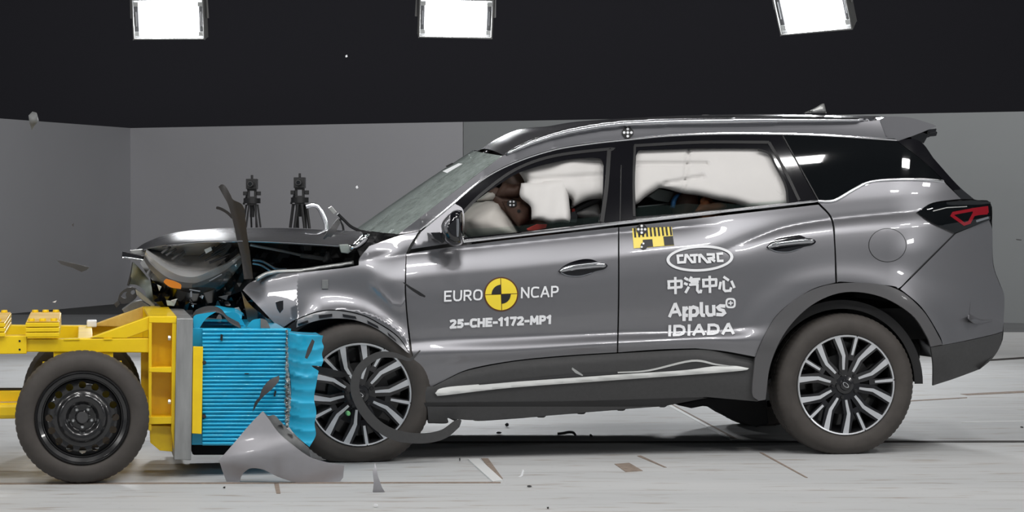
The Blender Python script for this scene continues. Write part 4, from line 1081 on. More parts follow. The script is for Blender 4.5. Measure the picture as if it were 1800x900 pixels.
blockx('cabin_floor', [(760, 640), (1620, 600), (1620, 640), (760, 690)], .16, CW - .16, 'black_matte')
blockx('dashboard', [(708, 440), (735, 405), (800, 400), (830, 420), (836, 470), (720, 500)], .25, CW - .25, 'dark_grey')
blockx('front_seat', [(1020, 300), (1050, 296), (1085, 330), (1075, 520), (920, 560), (910, 530), (1000, 500)], .42, .85, 'dark_grey', .04)
blockx('rear_seat', [(1340, 330), (1400, 330), (1410, 520), (1230, 540), (1225, 500), (1320, 480)], .35, CW - .35, 'dark_grey', .04)
blockx('headliner', [(960, 272), (1100, 244), (1400, 236), (1560, 244), (1560, 252), (1400, 248), (1100, 256), (970, 282)], .42, CW - .42, 'dark_grey')
panel('far_door_trim', CAR, [(780, 330), (1000, 270), (1560, 260), (1560, 600), (760, 620)], lambda u, v: CW - .22 + 0 * u, 'black_matte', car, rim=0, step=40)
MB().tube(spath(CAR, [(1006, 372), (1030, 360), (1056, 348)], .36), .016, 6).build('seat_belt', 'dark_grey', car, smooth=True)
slab('belt_anchor', CAR, [(1004, 368), (1010, 366), (1016, 380), (1014, 392), (1002, 391)], .34, .03, 'gloss_black', car)
slab('belt_buckle', CAR, [(1005, 367), (1010, 366), (1011, 371), (1006, 373)], .33, .03, 'red_belt', car)
# airbags
wheel_bag = outline([(800, 380), (822, 362), (850, 352), (876, 352)], [(876, 352), (892, 372), (906, 394), (918, 418)], [(918, 418), (860, 430), (830, 424), (808, 402), (800, 380)])
puff('steering_airbag', CAR, wheel_bag, .46, .20, 44, 'airbag_cream', car, step=6)
puff('airbag_flap', CAR, outline([(838, 350), (860, 336), (876, 336)], [(876, 336), (880, 350), (866, 354), (838, 354)], [(838, 354), (838, 350)]), .44, .05, 12, 'airbag_cream', car, step=4)
fold1 = lambda u, v: .22 * np.exp(-((v - 318 + (u - 915) * .06) / 5) ** 2) * -1 + .10 * np.sin(u / 13)
cur = outline([(910, 300), (936, 284), (990, 268), (1046, 262), (1072, 266)], [(1072, 266), (1078, 320), (1074, 348)], [(1074, 348), (1034, 352), (1004, 366)], [(1004, 366), (1000, 348), (940, 340), (918, 334), (922, 320), (910, 300)])
puff('curtain_airbag', CAR, cur, lambda u, v: green(u, v) + .14, .10, 24, 'airbag', car, step=5, fold=fold1)
flap = outline([(916, 322), (960, 318), (988, 314), (998, 320)], [(998, 320), (1000, 350), (1003, 380), (1001, 392)], [(1001, 392), (985, 391), (968, 393), (952, 388), (934, 386)], [(934, 386), (934, 368), (930, 360), (914, 345), (916, 322)])
puff('curtain_airbag', CAR, flap, lambda u, v: green(u, v) + .07, .05, 14, 'airbag', car, step=5, fold=lambda u, v: .12 * np.sin(u / 7 + v / 40))
puff('side_airbag', CAR, outline([(1006, 372), (1030, 362), (1052, 356)], [(1052, 356), (1054, 380), (1030, 384), (1010, 380)], [(1010, 380), (1006, 372)]), .40, .06, 12, 'airbag', car, step=5)
rc = outline([(1102, 252), (1230, 249), (1340, 249), (1374, 272)], [(1374, 272), (1398, 320), (1402, 362)], [(1402, 362), (1350, 369), (1312, 366)], [(1312, 364), (1290, 357), (1262, 352), (1228, 344), (1200, 340), (1170, 332), (1158, 331)], [(1158, 331), (1135, 346), (1121, 358), (1102, 366)], [(1102, 366), (1102, 252)])


def fold2(u, v):
    f = -.30 * np.exp(-((v - 288) / 3.5) ** 2) * (u < 1245) * 1.0
    f = f - .25 * np.exp(-((u - 1206 + (v - 300) * .12) / 2.5) ** 2) + .18 * np.exp(-((u - 1290) / 60) ** 2 - ((v - 320) / 40) ** 2)
    return f - .28 * np.exp(-((v - (324 - (u - 1160) * .18)) / 3) ** 2) * ((u > 1165) & (u < 1240))


puff('curtain_airbag', CAR, rc, lambda u, v: green(u, v) + .105, .075, 16, 'airbag', car, step=4, fold=fold2)
puff('curtain_airbag', CAR, outline([(1355, 300), (1372, 300), (1384, 330), (1386, 352)], [(1386, 352), (1366, 348), (1350, 330), (1355, 300)]), lambda u, v: green(u, v) + .065, .04, 14, 'airbag', car, step=4)
for q in ([(1066 + 4, 330), (1084, 330), (1084, 357), (1070, 356)], [(1095, 334), (1112, 335), (1113, 361), (1096, 361)]):
    pass
slab('parcel_bar', CAR, [(1121, 362), (1178, 357), (1178, 359), (1121, 365)], .5, .06, 'satin_dull', car)
slab('child_seat_shell', CAR, [(1140, 345), (1158, 332), (1185, 338), (1176, 356), (1152, 352)], .46, .10, 'pale_plastic', car)


# ---------------------------------------------------------------- crash test dummies (sitting, one continuous skinned body each)
def dummy(label, joints, edges, radii, fr, material, group=None):
    root = fr.empty('crash_test_dummy', label, 'crash test dummy', group)
    me = bpy.data.meshes.new('body'); me.from_pydata([tuple(j) for j in joints], edges, [])
    o = link('body', me, material, root)
    sk = o.modifiers.new('skin', 'SKIN'); sk.use_smooth_shade = True
    for i, r in enumerate(radii): o.data.skin_vertices[0].data[i].radius = (r, r)
    for i in range(len(joints)): o.data.skin_vertices[0].data[i].use_root = (i == 0)
    ss = o.modifiers.new('subsurf', 'SUBSURF'); ss.levels = 2; ss.render_levels = 2
    return root, o


def head(root, c, r, material, face=(-1, 0)):
    """egg-shaped head with brow, nose, mouth and ears, looking along -x"""
    mb = MB(); rows = []
    for i in range(17):
        ph = math.pi * i / 16; row = []
        for k in range(24):
            t = 2 * math.pi * k / 24; x = math.sin(ph) * math.cos(t); y_ = math.sin(ph) * math.sin(t); z = math.cos(ph)
            X = x * .98; 
            if x < -.5 and abs(y_) < .28:
                X -= .20 * math.exp(-((z + .12) / .16) ** 2 - (y_ / .14) ** 2) + .05 * math.exp(-((z - .25) / .12) ** 2)
                X += .05 * math.exp(-((z + .48) / .07) ** 2)
            if x < -.3: X += .07 * math.exp(-((z - .06) / .1) ** 2 - ((abs(y_) - .33) / .15) ** 2)
            Y_ = y_ * .78 + (.10 * np.sign(y_) * math.exp(-((x - .05) / .12) ** 2 - (z / .22) ** 2) if abs(y_) > .6 else 0)
            if z < -.2: X -= .12 * (-z - .2)
            row.append((c[0] + X * r, c[1] + Y_ * r, c[2] + z * r * 1.22))
        rows.append(row)
    mb.loft(rows, closed=True)
    return mb.build('head', material, root, smooth=True, angle=None)


pj = lambda u, v, Y: CAR.p(u, v, Y)
J = [pj(985, 520, .62), pj(972, 470, .62), pj(948, 410, .60), pj(925, 375, .60), pj(914, 352, .60),
     pj(925, 383, .42), pj(893, 366, .40), pj(870, 338, .44), pj(858, 345, .46),
     pj(925, 380, .78), pj(880, 400, .80), pj(850, 385, .74),
     pj(985, 528, .52), pj(870, 520, .50), pj(830, 590, .50), pj(800, 600, .50), pj(985, 528, .72), pj(870, 520, .74), pj(830, 590, .74), pj(800, 600, .74)]
E = [(0, 1), (1, 2), (2, 3), (3, 4), (3, 5), (5, 6), (6, 7), (7, 8), (3, 9), (9, 10), (10, 11), (0, 12), (12, 13), (13, 14), (14, 15), (0, 16), (16, 17), (17, 18), (18, 19)]
Rr = [.13, .13, .14, .11, .06, .075, .055, .042, .035, .075, .055, .04, .09, .075, .055, .04, .09, .075, .055, .04]
root, bd = dummy('brown adult crash test dummy leaning into the white front airbags', J, E, Rr, CAR, 'dummy_brown')
hc = pj(912, 336, .60); head(root, hc, .095, 'dummy_brown')
# brown sleeve with the round marker, seen between the airbags
slv = outline([(882, 354), (905, 352), (920, 356), (934, 366)], [(934, 366), (932, 386), (920, 396), (914, 402)], [(914, 402), (902, 388), (890, 372), (882, 354)])
puff('upper_arm', CAR, slv, .37, .05, 14, 'dummy_brown', root, step=4)
puff('shoulder', CAR, outline([(870, 344), (878, 330), (888, 322), (902, 324), (915, 321)], [(915, 321), (918, 332), (912, 348)], [(912, 348), (890, 348), (870, 344)]), .39, .05, 14, 'dummy_brown', root, step=4)
mk = panel('target_marker', CAR, circ(900, 357.5, 8.5, 6.5), lambda u, v: .315 + 0 * u, 'decal_black', root, step=4, rim=.01)
for a, b_ in ((-3, -3), (3, -3), (-3, 3), (3, 3)): panel('target_dot', CAR, circ(900 + a, 357.5 + b_, 1.8), lambda u, v: .311 + 0 * u, 'decal_white', mk, step=3, rim=0)
panel('arm_hole', CAR, circ(912, 371, 3), lambda u, v: .317 + 0 * u, 'decal_black', root, step=3, rim=0)
slab('red_strap', CAR, [(926, 402), (944, 394), (962, 394), (960, 401), (940, 405), (928, 405)], .30, .02, 'red_belt', root)
# child-sized dummies on the back seat
J = [pj(1262, 430, .62), pj(1256, 405, .62), pj(1240, 382, .60), pj(1226, 372, .60), pj(1216, 366, .60), pj(1240, 380, .48), pj(1252, 362, .42), pj(1240, 352, .40), pj(1232, 356, .39),
     pj(1240, 380, .74), pj(1270, 372, .72), pj(1290, 356, .62), pj(1282, 350, .58), pj(1262, 434, .56), pj(1210, 425, .52), pj(1190, 470, .52), pj(1262, 434, .68), pj(1210, 425, .70), pj(1190, 470, .70)]
E = [(0, 1), (1, 2), (2, 3), (3, 4), (2, 5), (5, 6), (6, 7), (7, 8), (2, 9), (9, 10), (10, 11), (11, 12), (0, 13), (13, 14), (14, 15), (0, 16), (16, 17), (17, 18)]
Rr = [.085, .085, .085, .06, .045, .045, .036, .03, .022, .045, .036, .03, .022, .055, .05, .035, .055, .05, .035]
root, bd = dummy('orange child crash test dummy with blue cap behind the rear window', J, E, Rr, CAR, 'dummy_orange')
head(root, pj(1204, 357, .44), .075, 'dummy_brown')
puff('cap', CAR, outline([(1178, 366), (1180, 352), (1188, 342), (1198, 339)], [(1198, 339), (1190, 352), (1186, 366)], [(1186, 366), (1178, 366)]), .36, .03, 6, 'dummy_blue', root, step=3)
puff('forearm', CAR, outline([(1222, 370), (1232, 357), (1244, 350), (1250, 356)], [(1250, 356), (1270, 356), (1278, 364), (1260, 371)], [(1260, 371), (1222, 373), (1222, 370)]), .35, .03, 8, 'dummy_orange', root, step=3)
# ---------------------------------------------------------------- the trolley
to = floor_w(143, 852); TR = Frame(tuple(to), math.radians(10)); TW = 1.75
trolley = TR.empty('crash_trolley', 'yellow steel crash test trolley rolling on black steel wheels', 'trolley')
RW = .303


def steel_wheel(hub, sgn):
    hub = np.array(hub, float); y = lambda t: sgn * t; R, rm = RW, .215
    tp = [(rm - .008, .03), (rm, .006), (rm + .008, -.002), (rm + .03, -.010), (R - .035, -.006), (R - .016, .006), (R - .006, .018), (R - .001, .035)]
    for k in range(3): a = .042 + k * .038; tp += [(R, a), (R, a + .028), (R - .007, a + .030), (R - .007, a + .035)]
    tp += [(R - .003, .165), (R - .02, .19), (rm + .02, .195), (rm - .01, .18)]
    t = MB().lathe([(r, y(q)) for r, q in tp], hub, 224, zmin=.002, notch=(R - .010, .0028, 4)).build('tyre', 'rubber', trolley, smooth=True, angle=40)
    MB().lathe([(rm, y(.004)), (rm - .006, y(-.002)), (rm - .012, y(.004)), (rm - .014, y(.02)), (rm - .03, y(.028)), (rm - .034, y(.05)), (rm - .045, y(.055)), (rm - .045, y(.13)), (rm - .02, y(.16)), (rm, y(.17))], hub, 72).build('rim_barrel', 'steel_black', t, smooth=True, angle=50)
    # disc with sixteen holes
    def prof(r): return np.interp(r, [.0, .03, .032, .060, .072, .080, .100, .115, .130, .150, .172], [.040, .040, .046, .046, .030, .022, .020, .034, .040, .034, .046])
    a = np.linspace(0, 2 * math.pi, 96, endpoint=False); ring = lambda r: np.stack([r * np.cos(a), r * np.sin(a)], 1)
    hl = [np.stack([.150 * math.cos(k * math.pi / 8 + math.pi / 2) + .0165 * np.cos(a[::6]), .150 * math.sin(k * math.pi / 8 + math.pi / 2) + .0165 * np.sin(a[::6])], 1) for k in range(16)]
    V, F, lp = cdt(ring(.172) * 1000, [h * 1000 for h in hl], 7); V = V / 1000; rr_ = np.hypot(*V.T)
    mb = MB(); mb.v = [(hub[0] + p[0], hub[1] + y(prof(r)), hub[2] + p[1]) for p, r in zip(V, rr_)]; mb.f = list(F)
    for h in hl:
        h = densify(h * 1000, 7) / 1000; n = len(mb.v); L = len(h)
        for p in h:
            r = np.hypot(*p); mb.v.append((hub[0] + p[0], hub[1] + y(prof(r)), hub[2] + p[1])); mb.v.append((hub[0] + p[0], hub[1] + y(prof(r) + .014), hub[2] + p[1]))
        for i in range(L): j = (i + 1) % L; mb.f.append((n + 2 * i, n + 2 * j, n + 2 * j + 1, n + 2 * i + 1))
    disc = mb.build('wheel_disc', 'steel_black', t, smooth=True, angle=40)
    for k in range(5):
        q = hub + np.array([.044 * math.cos(2 * math.pi * k / 5 - math.pi / 2), 0, .044 * math.sin(2 * math.pi * k / 5 - math.pi / 2)])
        MB().lathe([(0, y(.030)), (.005, y(.030)), (.009, y(.036)), (.0095, y(.05))], q, 6).build('lug_bolt', 'bolt', t)
    MB().lathe([(0, y(.030)), (.024, y(.030)), (.027, y(.034)), (.028, y(.05))], hub, 32).build('hub_cap', 'dark_grey', t, smooth=True)
    MB().lathe([(0, y(.14)), (.13, y(.14)), (.13, y(.16)), (0, y(.16))], hub, 32).build('brake_disc', 'dark_grey', t)


hub = TR.p(145, 748, 0); hub[2] = RW
MB().box((hub[0], .17, RW + .14), (.36, .012, .22)).build('hub_carrier', 'yellow', trolley)
steel_wheel(hub, 1); steel_wheel((hub[0], TW, hub[2]), -1)
MB().tube([(hub[0], .15, RW), (hub[0], TW - .15, RW)], .035, 12).build('axle', 'yellow', trolley, smooth=True)
Yb = .22
tslab = lambda nm, q, Y, th, m_, bv=.004: slab(nm, TR, q, Y, th, m_, trolley, bevel=bv)
tslab('frame_rail', [(46, 596.5), (262, 594.5), (262, 620), (46, 618.5)], Yb, .08, 'yellow')
tslab('frame_rail', [(-140, 592), (47, 590), (47, 622), (-140, 624)], Yb - .012, .11, 'yellow')
for q in ([(112, 595.5), (140, 595), (140, 598), (112, 598.5)], [(182, 594.6), (197, 594.4), (197, 597.5), (182, 597.8)]): tslab('weld_plate', q, Yb - .004, .05, 'yellow', .001)
for u, v in ((34.5, 599.5), (34.5, 614.5)): panel('rail_hole', TR, circ(u, v, 1.9), lambda a, b_: Yb - .0135 + 0 * a, 'decal_black', trolley, step=3, rim=0)
# far rail and cross members
A = TR.P(np.array([-140, 262, 262, -140]), np.array([592, 594.5, 620, 622]), np.full(4, Yb))
MB().prism(A + np.array([0, 1.16, 0]), A + np.array([0, 1.24, 0])).build('frame_rail', 'yellow', trolley, bevel=.004)
for px in (-60, 150):
    a = TR.p(px, 606, Yb); MB().box((a[0], Yb + .62, a[2]), (.07, 1.2, .06)).build('cross_member', 'yellow', trolley, bevel=.004)
for q in ([(94, 618), (117, 618), (117, 640), (94, 640)], [(172, 618), (199, 618), (199, 640), (180, 634), (172, 632)]): tslab('axle_hanger', q, Yb + .01, .04, 'yellow', .003)
tslab('axle_hanger', [(170, 621), (175, 621), (175, 634), (170, 634)], Yb - .02, .03, 'yellow', .002)
br = [(158, 594), (262, 556), (262, 580), (222, 595)]
tslab('diagonal_brace', br, Yb, .07, 'yellow')
A = TR.P(np.array(br, float)[:, 0], np.array(br, float)[:, 1], np.full(4, Yb)); MB().prism(A + np.array([0, 1.12, 0]), A + np.array([0, 1.19, 0])).build('diagonal_brace', 'yellow_worn', trolley, bevel=.004)
w1 = TR.p(163, 594, Yb); MB().box((w1[0], Yb + 1.10, w1[2] + .015), (.05, .10, .035)).build('white_tape', 'decal_white', trolley, bevel=.006)
# ballast weights with bolts
for (x0, x1, nm) in ((45, 104.5, 0), (-70, 9, 1)):
    a0 = TR.p(x0, 593, Yb - .02); a1 = TR.p(x1, 593, Yb - .02); zt = TR.p(70, 566.5, Yb - .02)[2]; zb = a0[2]; X0, X1 = a0[0], a1[0]
    w_ = MB(); h = zt - zb; N = 3
    for k in range(N): w_.box(((X0 + X1) / 2, Yb + .50, zb + h * (k + .5) / N), (X1 - X0, 1.06, h / N - .003))
    wo = w_.build('ballast_weight', 'yellow', trolley, bevel=.003)
    MB().box(((X0 + X1) / 2, Yb + .50, zt + .002), (X1 - X0 - .008, 1.04, .003)).build('worn_top', 'yellow_worn', wo)
    for yy in (Yb + .03, Yb + .98):
        for k in range(3):
            MB().lathe([(0, 0), (.014, 0), (.016, .006), (.016, .014)], (0, 0, 0), 6).build('weight_bolt', 'yellow', wo)
            q = [c for c in wo.children if c.name.startswith('weight_bolt')][-1]; q = wo.children[-1] if False else q
            last = sorted([c for c in wo.children if c.name.startswith('weight_bolt')], key=lambda c: c.name)[-1]
            last.data.transform(Matrix.Translation((X0 + (X1 - X0) * (k + .5) / 3, yy, zt + .016)) @ Matrix.Rotation(-math.pi / 2, 4, 'X'))
# head frame: columns, web plates, shelves, top plate
tslab('rear_column', [(248, 620), (262, 620), (262, 700), (248, 690)], Yb + .10, .06, 'yellow')
tslab('flange', [(261.5, 557), (267, 557), (266, 757), (261, 757)], Yb - .01, .12, 'yellow', .002)
tslab('web_plate', [(264, 560), (304, 560), (303, 757), (262, 757)], Yb + .09, .02, 'yellow', .001)
tslab('flange', [(303, 557), (310.5, 557), (306, 792), (301, 757)], Yb - .01, .12, 'yellow', .002)
tslab('top_beam', [(261.5, 556.5), (310.5, 556.5), (310, 568), (262, 567)], Yb - .012, .10, 'yellow', .002)
tslab('shelf', [(262, 646), (302, 645.5), (302, 655), (262, 654)], Yb - .012, .11, 'yellow', .002)
tslab('shelf', [(261, 733), (302, 732.5), (302, 745), (261, 746)], Yb - .012, .11, 'yellow', .002)
tslab('toe_plate', [(263, 748), (303, 749), (303.5, 794), (281, 792), (264, 778)], Yb + .03, .03, 'yellow', .002)
a0 = TR.p(262, 557, Yb); a1 = TR.p(310, 557, Yb)
MB().box(((a0[0] + a1[0]) / 2, Yb + .58, a0[2] - .004), (a1[0] - a0[0], 1.18, .014)).build('top_plate', 'yellow', trolley, bevel=.002)
MB().box(((a0[0] + a1[0]) / 2 + .045, Yb + .65, .47), (.02, .98, .48)).build('head_plate', 'yellow', trolley)
MB().prism(*(lambda A: (A + np.array([0, 1.05, 0]), A + np.array([0, 1.16, 0])))(TR.P(np.array([261., 310, 306, 281, 264]), np.array([557., 557, 792, 792, 757]), np.full(5, Yb)))).build('far_column', 'yellow', trolley)
for v in (594, 706):
    p = TR.p(300, v, Yb + .02); MB().lathe([(0, 0), (.012, 0), (.012, .012)], (0, 0, 0), 6).build('head_bolt', 'bolt', trolley)
    last = sorted([c for c in trolley.children if c.name.startswith('head_bolt')], key=lambda c: c.name)[-1]
    last.data.transform(Matrix.Translation(p) @ Matrix.Rotation(math.pi / 2, 4, 'Z'))
# lower rails
tslab('lower_rail', [(-140, 688), (60, 687), (60, 706), (-140, 708)], .30, .10, 'yellow')
tslab('lower_rail', [(-140, 682), (60, 682), (60, 687), (-140, 688)], .34, .02, 'rust_strip', .001)
tslab('lower_rail', [(-140, 711), (50, 709), (50, 736), (-140, 739)], .24, .10, 'yellow', .018)
# grey face slab
fs = TR.P(np.array([310.5, 339.5, 336, 306]), np.array([559.5, 559.5, 809, 808.]), np.full(4, Yb - .03))
MB().prism(fs, fs + np.array([0, 1.22, 0])).build('face_slab', 'alu', trolley, bevel=.004)

# ---------------------------------------------------------------- the blue crushable barrier
barrier = TR.empty('crash_barrier', 'blue ribbed honeycomb crash barrier on the front of the yellow trolley', 'crash barrier')
YB = Yb - .02
bl = lambda nm, q, Y, th, m_, bv=.002: slab(nm, TR, q, Y, th, m_, barrier, bevel=bv)
bl('backing_block', [(339, 576), (357.5, 577), (357.5, 782), (337, 782)], YB + .03, 1.0, 'blue')
rows = []; vs = np.linspace(577, 783, 30 * 6 + 1)
for i, v in enumerate(vs):
    t = (i % 6) / 6; d = -.011 * (abs(math.sin(math.pi * t)) ** .7); row = []
    for u in np.linspace(356, 504, 14): row.append(TR.p(u + (v - 577) * -.0, v, YB + .008 + d + .002 * math.sin(u / 9 + v / 5)))
    rows.append(row)
rb = MB().loft(rows).build('ribbed_face', 'blue', barrier, smooth=True, angle=60)
bl('honeycomb_core', [(356, 577.5), (504, 579), (504, 783), (356, 783)], YB + .015, 1.0, 'blue')
bl('mounting_plate', [(339.5, 609), (357, 609.5), (354.5, 763), (337.5, 762)], YB - .012, .02, 'yellow')
for v in (637, 732):
    p = TR.p(359, v, YB - .005); MB().lathe([(0, -.01), (.009, -.008), (.010, .01)], p, 8).build('mounting_bolt', 'rust_strip', barrier)
slab('shade_box', TR, [(338, 770), (470, 772), (470, 786), (440, 800), (338, 800)], .55, .5, 'black_matte', barrier, bevel=.01)  # added black box standing in for the trolley's shadow below the barrier
# torn foil edge
rows = []
for v in np.linspace(580, 752, 90):
    c0 = np.interp(v, [580, 640, 700, 752], [504, 504, 506, 504]); w0 = np.interp(v, [580, 640, 680, 720, 752], [2, 3, 5.5, 5.5, 4]) 
    rows.append([TR.p(c0 + w0 * x + random.uniform(-1, 1), v, YB - .012 + .02 * (x * x) + random.uniform(-.012, .008)) for x in np.linspace(-1, 1, 6)])
MB().loft(rows).build('torn_foil_edge', 'foil', barrier)
cr_f = outline([(507, 584), (530, 588), (568, 590)], [(568, 590), (566, 600), (569, 610), (566, 622), (568, 634), (565, 644)], [(565, 644), (548, 643), (560, 652)], [(560, 652), (556, 675), (552, 700), (556, 725), (553, 745), (555, 765), (544, 786)], [(544, 786), (520, 765), (504, 745)], [(504, 745), (512, 690), (507, 640), (505, 610), (507, 584)])


def crush(u, v): return YB + .022 + .007 * np.abs(np.sin(v / 7.5 + .5 * np.sin(u / 15))) + .006 * np.abs(np.sin(v / 19 + .4 * np.sin(u / 11))) + .03 * ((u - 510) / 60) ** 2


panel('crushed_front', TR, cr_f, crush, 'blue', barrier, step=4, rim=.03, smooth=True)
q = shrink(np.array(cr_f), 1.5); A = TR.P(q[:, 0], q[:, 1], np.full(len(q), YB + .06)); MB().prism(A, A + np.array([0, .35, 0])).build('crushed_core', 'blue', barrier)


# folded blue cover sheets on top
def fold_sheet(nm, path, y0, y1, m_, lean=0.0):
    c = np.array(catmull(path, 8)); A = TR.P(c[:, 0], c[:, 1], np.full(len(c), y0))
    rows = [A + np.array([lean * t, (y1 - y0) * t, .02 * math.sin(3 * t)]) for t in np.linspace(0, 1, 8)]
    o = MB().loft(rows).build(nm, m_, barrier, smooth=True, angle=None); md = o.modifiers.new('thickness', 'SOLIDIFY'); md.thickness = .004; return o


fold_sheet('cover_sheet', [(340, 574), (346, 558), (360, 550), (378, 548), (392, 553), (404, 566), (424, 577)], YB + .06, YB + .40, 'dark_grey')
fold_sheet('cover_sheet', [(339, 576), (340, 556), (352, 552), (378, 547), (396, 550), (412, 552), (425, 560)], YB + .42, YB + .70, 'blue', .03)
panel('cover_sheet', TR, outline([(340, 575), (341, 556), (358, 551), (380, 548)], [(380, 548), (362, 560), (350, 578)], [(350, 578), (340, 575)]), lambda u, v: YB + .04 + 0 * u, 'blue', barrier, step=5)
panel('cover_sheet', TR, outline([(385, 552), (412, 549), (424, 560), (432, 574)], [(432, 574), (410, 566), (398, 560), (385, 552)]), lambda u, v: YB + .3 + 0 * u, 'blue', barrier, step=5)
panel('cover_sheet', TR, outline([(434, 574), (444, 563), (458, 560)], [(458, 560), (462, 570), (460, 581)], [(460, 581), (446, 578), (434, 574)]), lambda u, v: YB + .02 + 0 * u, 'blue', barrier, step=5)
panel('cover_sheet', TR, outline([(458, 560), (468, 563), (474, 574), (476, 582)], [(476, 582), (460, 582), (458, 560)]), lambda u, v: YB + .015 + 0 * u, 'mid_grey', barrier, step=5)
panel('cover_sheet', TR, outline([(424, 577), (450, 578), (500, 577), (512, 578)], [(512, 578), (504, 584), (440, 584), (424, 577)]), lambda u, v: YB + .03 + 0 * u, 'blue', barrier, step=5)
for q in ([(388, 587), (392, 589), (391, 600), (387, 598)], [(483, 686), (486, 688), (484, 697), (481, 696)], [(430, 656), (438, 656), (437, 658), (430, 658)]):
    bl('scuff_chip', q, YB - .012, .006, 'black_plastic', .001)
# ---------------------------------------------------------------- debris, each its own thing
def piece(name, label, cat, fr, poly, Y, thick, material, bend=0.0, group=None, step=5, smooth=True, gap=0):
    poly = np.array(poly, float); c = poly.mean(0); sp_ = max(np.ptp(poly[:, 0]), np.ptp(poly[:, 1]), 1)
    f = Y if callable(Y) else (lambda u, v: Y + bend * (((u - c[0]) ** 2 + (v - c[1]) ** 2) / sp_ ** 2))
    V, F, lp = cdt(poly, (), step); P = fr.P(V[:, 0], V[:, 1], f(V[:, 0], V[:, 1])); n = len(V)
    mb = MB(); mb.v = [tuple(p) for p in P] + [tuple(p + np.array([0, thick, 0])) for p in P]
    mb.f = list(F) + [tuple(i + n for i in q[::-1]) for q in F]
    ed = {}
    for q in F:
        for i in range(3):
            a, b_ = q[i], q[(i + 1) % 3]
            if (b_, a) in ed: del ed[(b_, a)]
            else: ed[(a, b_)] = 1
    mb.f += [(b_, a, a + n, b_ + n) for a, b_ in ed]
    o = mb.build(name, material, None, smooth=smooth, angle=40)
    # move the origin to the middle of the piece, in world space
    Mx = Matrix.Translation(Vector(fr.O)) @ Matrix.Rotation(fr.yaw, 4, 'Z'); ctr = Vector(np.mean(np.array(mb.v), 0)); ctr.z = min(p[2] for p in mb.v)
    o.data.transform(Matrix.Translation(-ctr)); o.matrix_world = Mx @ Matrix.Translation(ctr)
    return tag(o, label, cat, group)


def at_floor(v): return floor_w(900, v).y


# torn bumper corner lying in front of the barrier
y0 = at_floor(850)
bc = outline([(461.5, 723), (440, 745), (412, 778), (385, 809)], [(385, 809), (391, 828), (399, 849)], [(399, 849), (421, 850)], [(421, 850), (424, 837), (432, 828), (443, 823), (464, 826), (486, 837), (514, 847)], [(514, 847), (545, 850.5), (595, 849)], [(595, 849), (603, 840)], [(603, 840), (605, 818)],
             [(605, 818), (579, 814), (545, 804), (514, 782), (489, 760), (473, 738), (461.5, 723)])
bcf = lambda u, v: y0 + .07 * ((u - 500) / 110) ** 2 + .04 * sstep((v - 800) / 50) - .02 - .03 * np.exp(-((v - 800 + (u - 440) * .2) / 22) ** 2)
corner = piece('bumper_corner', 'grey torn bumper corner standing on the floor below the blue barrier', 'car part', WLD, bc, bcf, .012, 'paint_dull', step=5)
fl = outline([(463, 724), (471, 731), (482, 730), (493, 741), (515, 764), (543, 788)], [(543, 788), (546, 804)], [(546, 804), (514, 782), (489, 760), (473, 738), (463, 724)])
f2 = piece('flange', None, None, WLD, fl, lambda u, v: bcf(u, v) + .03, .01, 'mid_grey', step=4)
mw = f2.matrix_world.copy(); bpy.context.view_layer.update(); f2.parent = corner; f2.matrix_parent_inverse = corner.matrix_world.inverted()
for q in ([(488, 748), (495, 746), (498, 753)], [(505, 762), (514, 764), (514, 770)]):
    f3 = piece('clip_slot', None, None, WLD, q, lambda u, v: bcf(u, v) + .024, .004, 'black_plastic', step=3); bpy.context.view_layer.update(); f3.parent = corner; f3.matrix_parent_inverse = corner.matrix_world.inverted()
ys = at_floor(866)
piece('plastic_shard', 'small grey pointed shard standing upright on the floor before the front tyre', 'debris', WLD, [(659, 814), (662, 822), (664, 836), (671, 856), (677, 866), (655, 867), (657, 848), (655, 828), (658, 824)], ys - .01, .006, 'paint_dull', bend=.1)
# curved arch trim in the air before the front wheel
ap = catmull([(739, 616), (722, 632), (706, 628), (690, 624), (668, 624), (648, 634), (632, 650), (624, 672), (626, 694), (640, 722), (664, 748), (692, 764), (722, 770), (752, 770), (780, 763), (800, 748), (810, 738)], 5)
wd = np.interp(np.linspace(0, 1, len(ap)), [0, .06, .2, .35, .5, .7, .85, .95, 1], [1.5, 5, 10, 14, 16, 19, 17, 14, 4])
piece('arch_trim', 'thin black curved arch trim hanging in front of the front alloy wheel', 'car part', CAR, stroke_poly(ap, wd), lambda u, v: -.20 + .0008 * (u - 624) - .0 * v, .012, 'cladding', step=5)
piece('plastic_shard', 'long black pointed shard sticking from barrier across the front wheel', 'debris', CAR, [(536, 645), (552, 644), (580, 648), (602, 654), (616, 660), (600, 664), (574, 660), (552, 652)], -.10, .008, 'black_plastic', bend=.05)
piece('trim_strip', 'tall dark torn trim strip standing over the crushed bonnet', 'car part', CAR, outline([(384, 328), (390, 324), (397, 328), (405, 342), (410, 351), (424, 358), (430, 368)], [(430, 368), (433, 400), (437, 430), (442, 466), (445, 490)], [(445, 490), (429, 491)], [(429, 491), (424, 452), (416, 420), (411, 395), (402, 362), (394, 346), (384, 328)]), lambda u, v: .20 + .03 * np.cos((u - 415 + (400 - v) * .25) / 9), .02, 'rust_strip', step=5)
piece('trim_strip', 'thin curved dark strip beside the tall trim strip over the bonnet', 'car part', CAR, stroke_poly(catmull([(380, 365), (388, 367), (400, 374), (410, 384)], 5), [3] + [5] * 14 + [3]), .30, .008, 'rust_strip')
piece('plastic_shard', 'dark flat shard tumbling above the bonnet beside the wiper', 'debris', CAR, [(594, 384), (599, 390), (590, 408), (582, 417), (576, 416), (570, 421), (568, 419), (574, 409), (584, 396)], .03, .015, 'dark_grey', bend=.1)
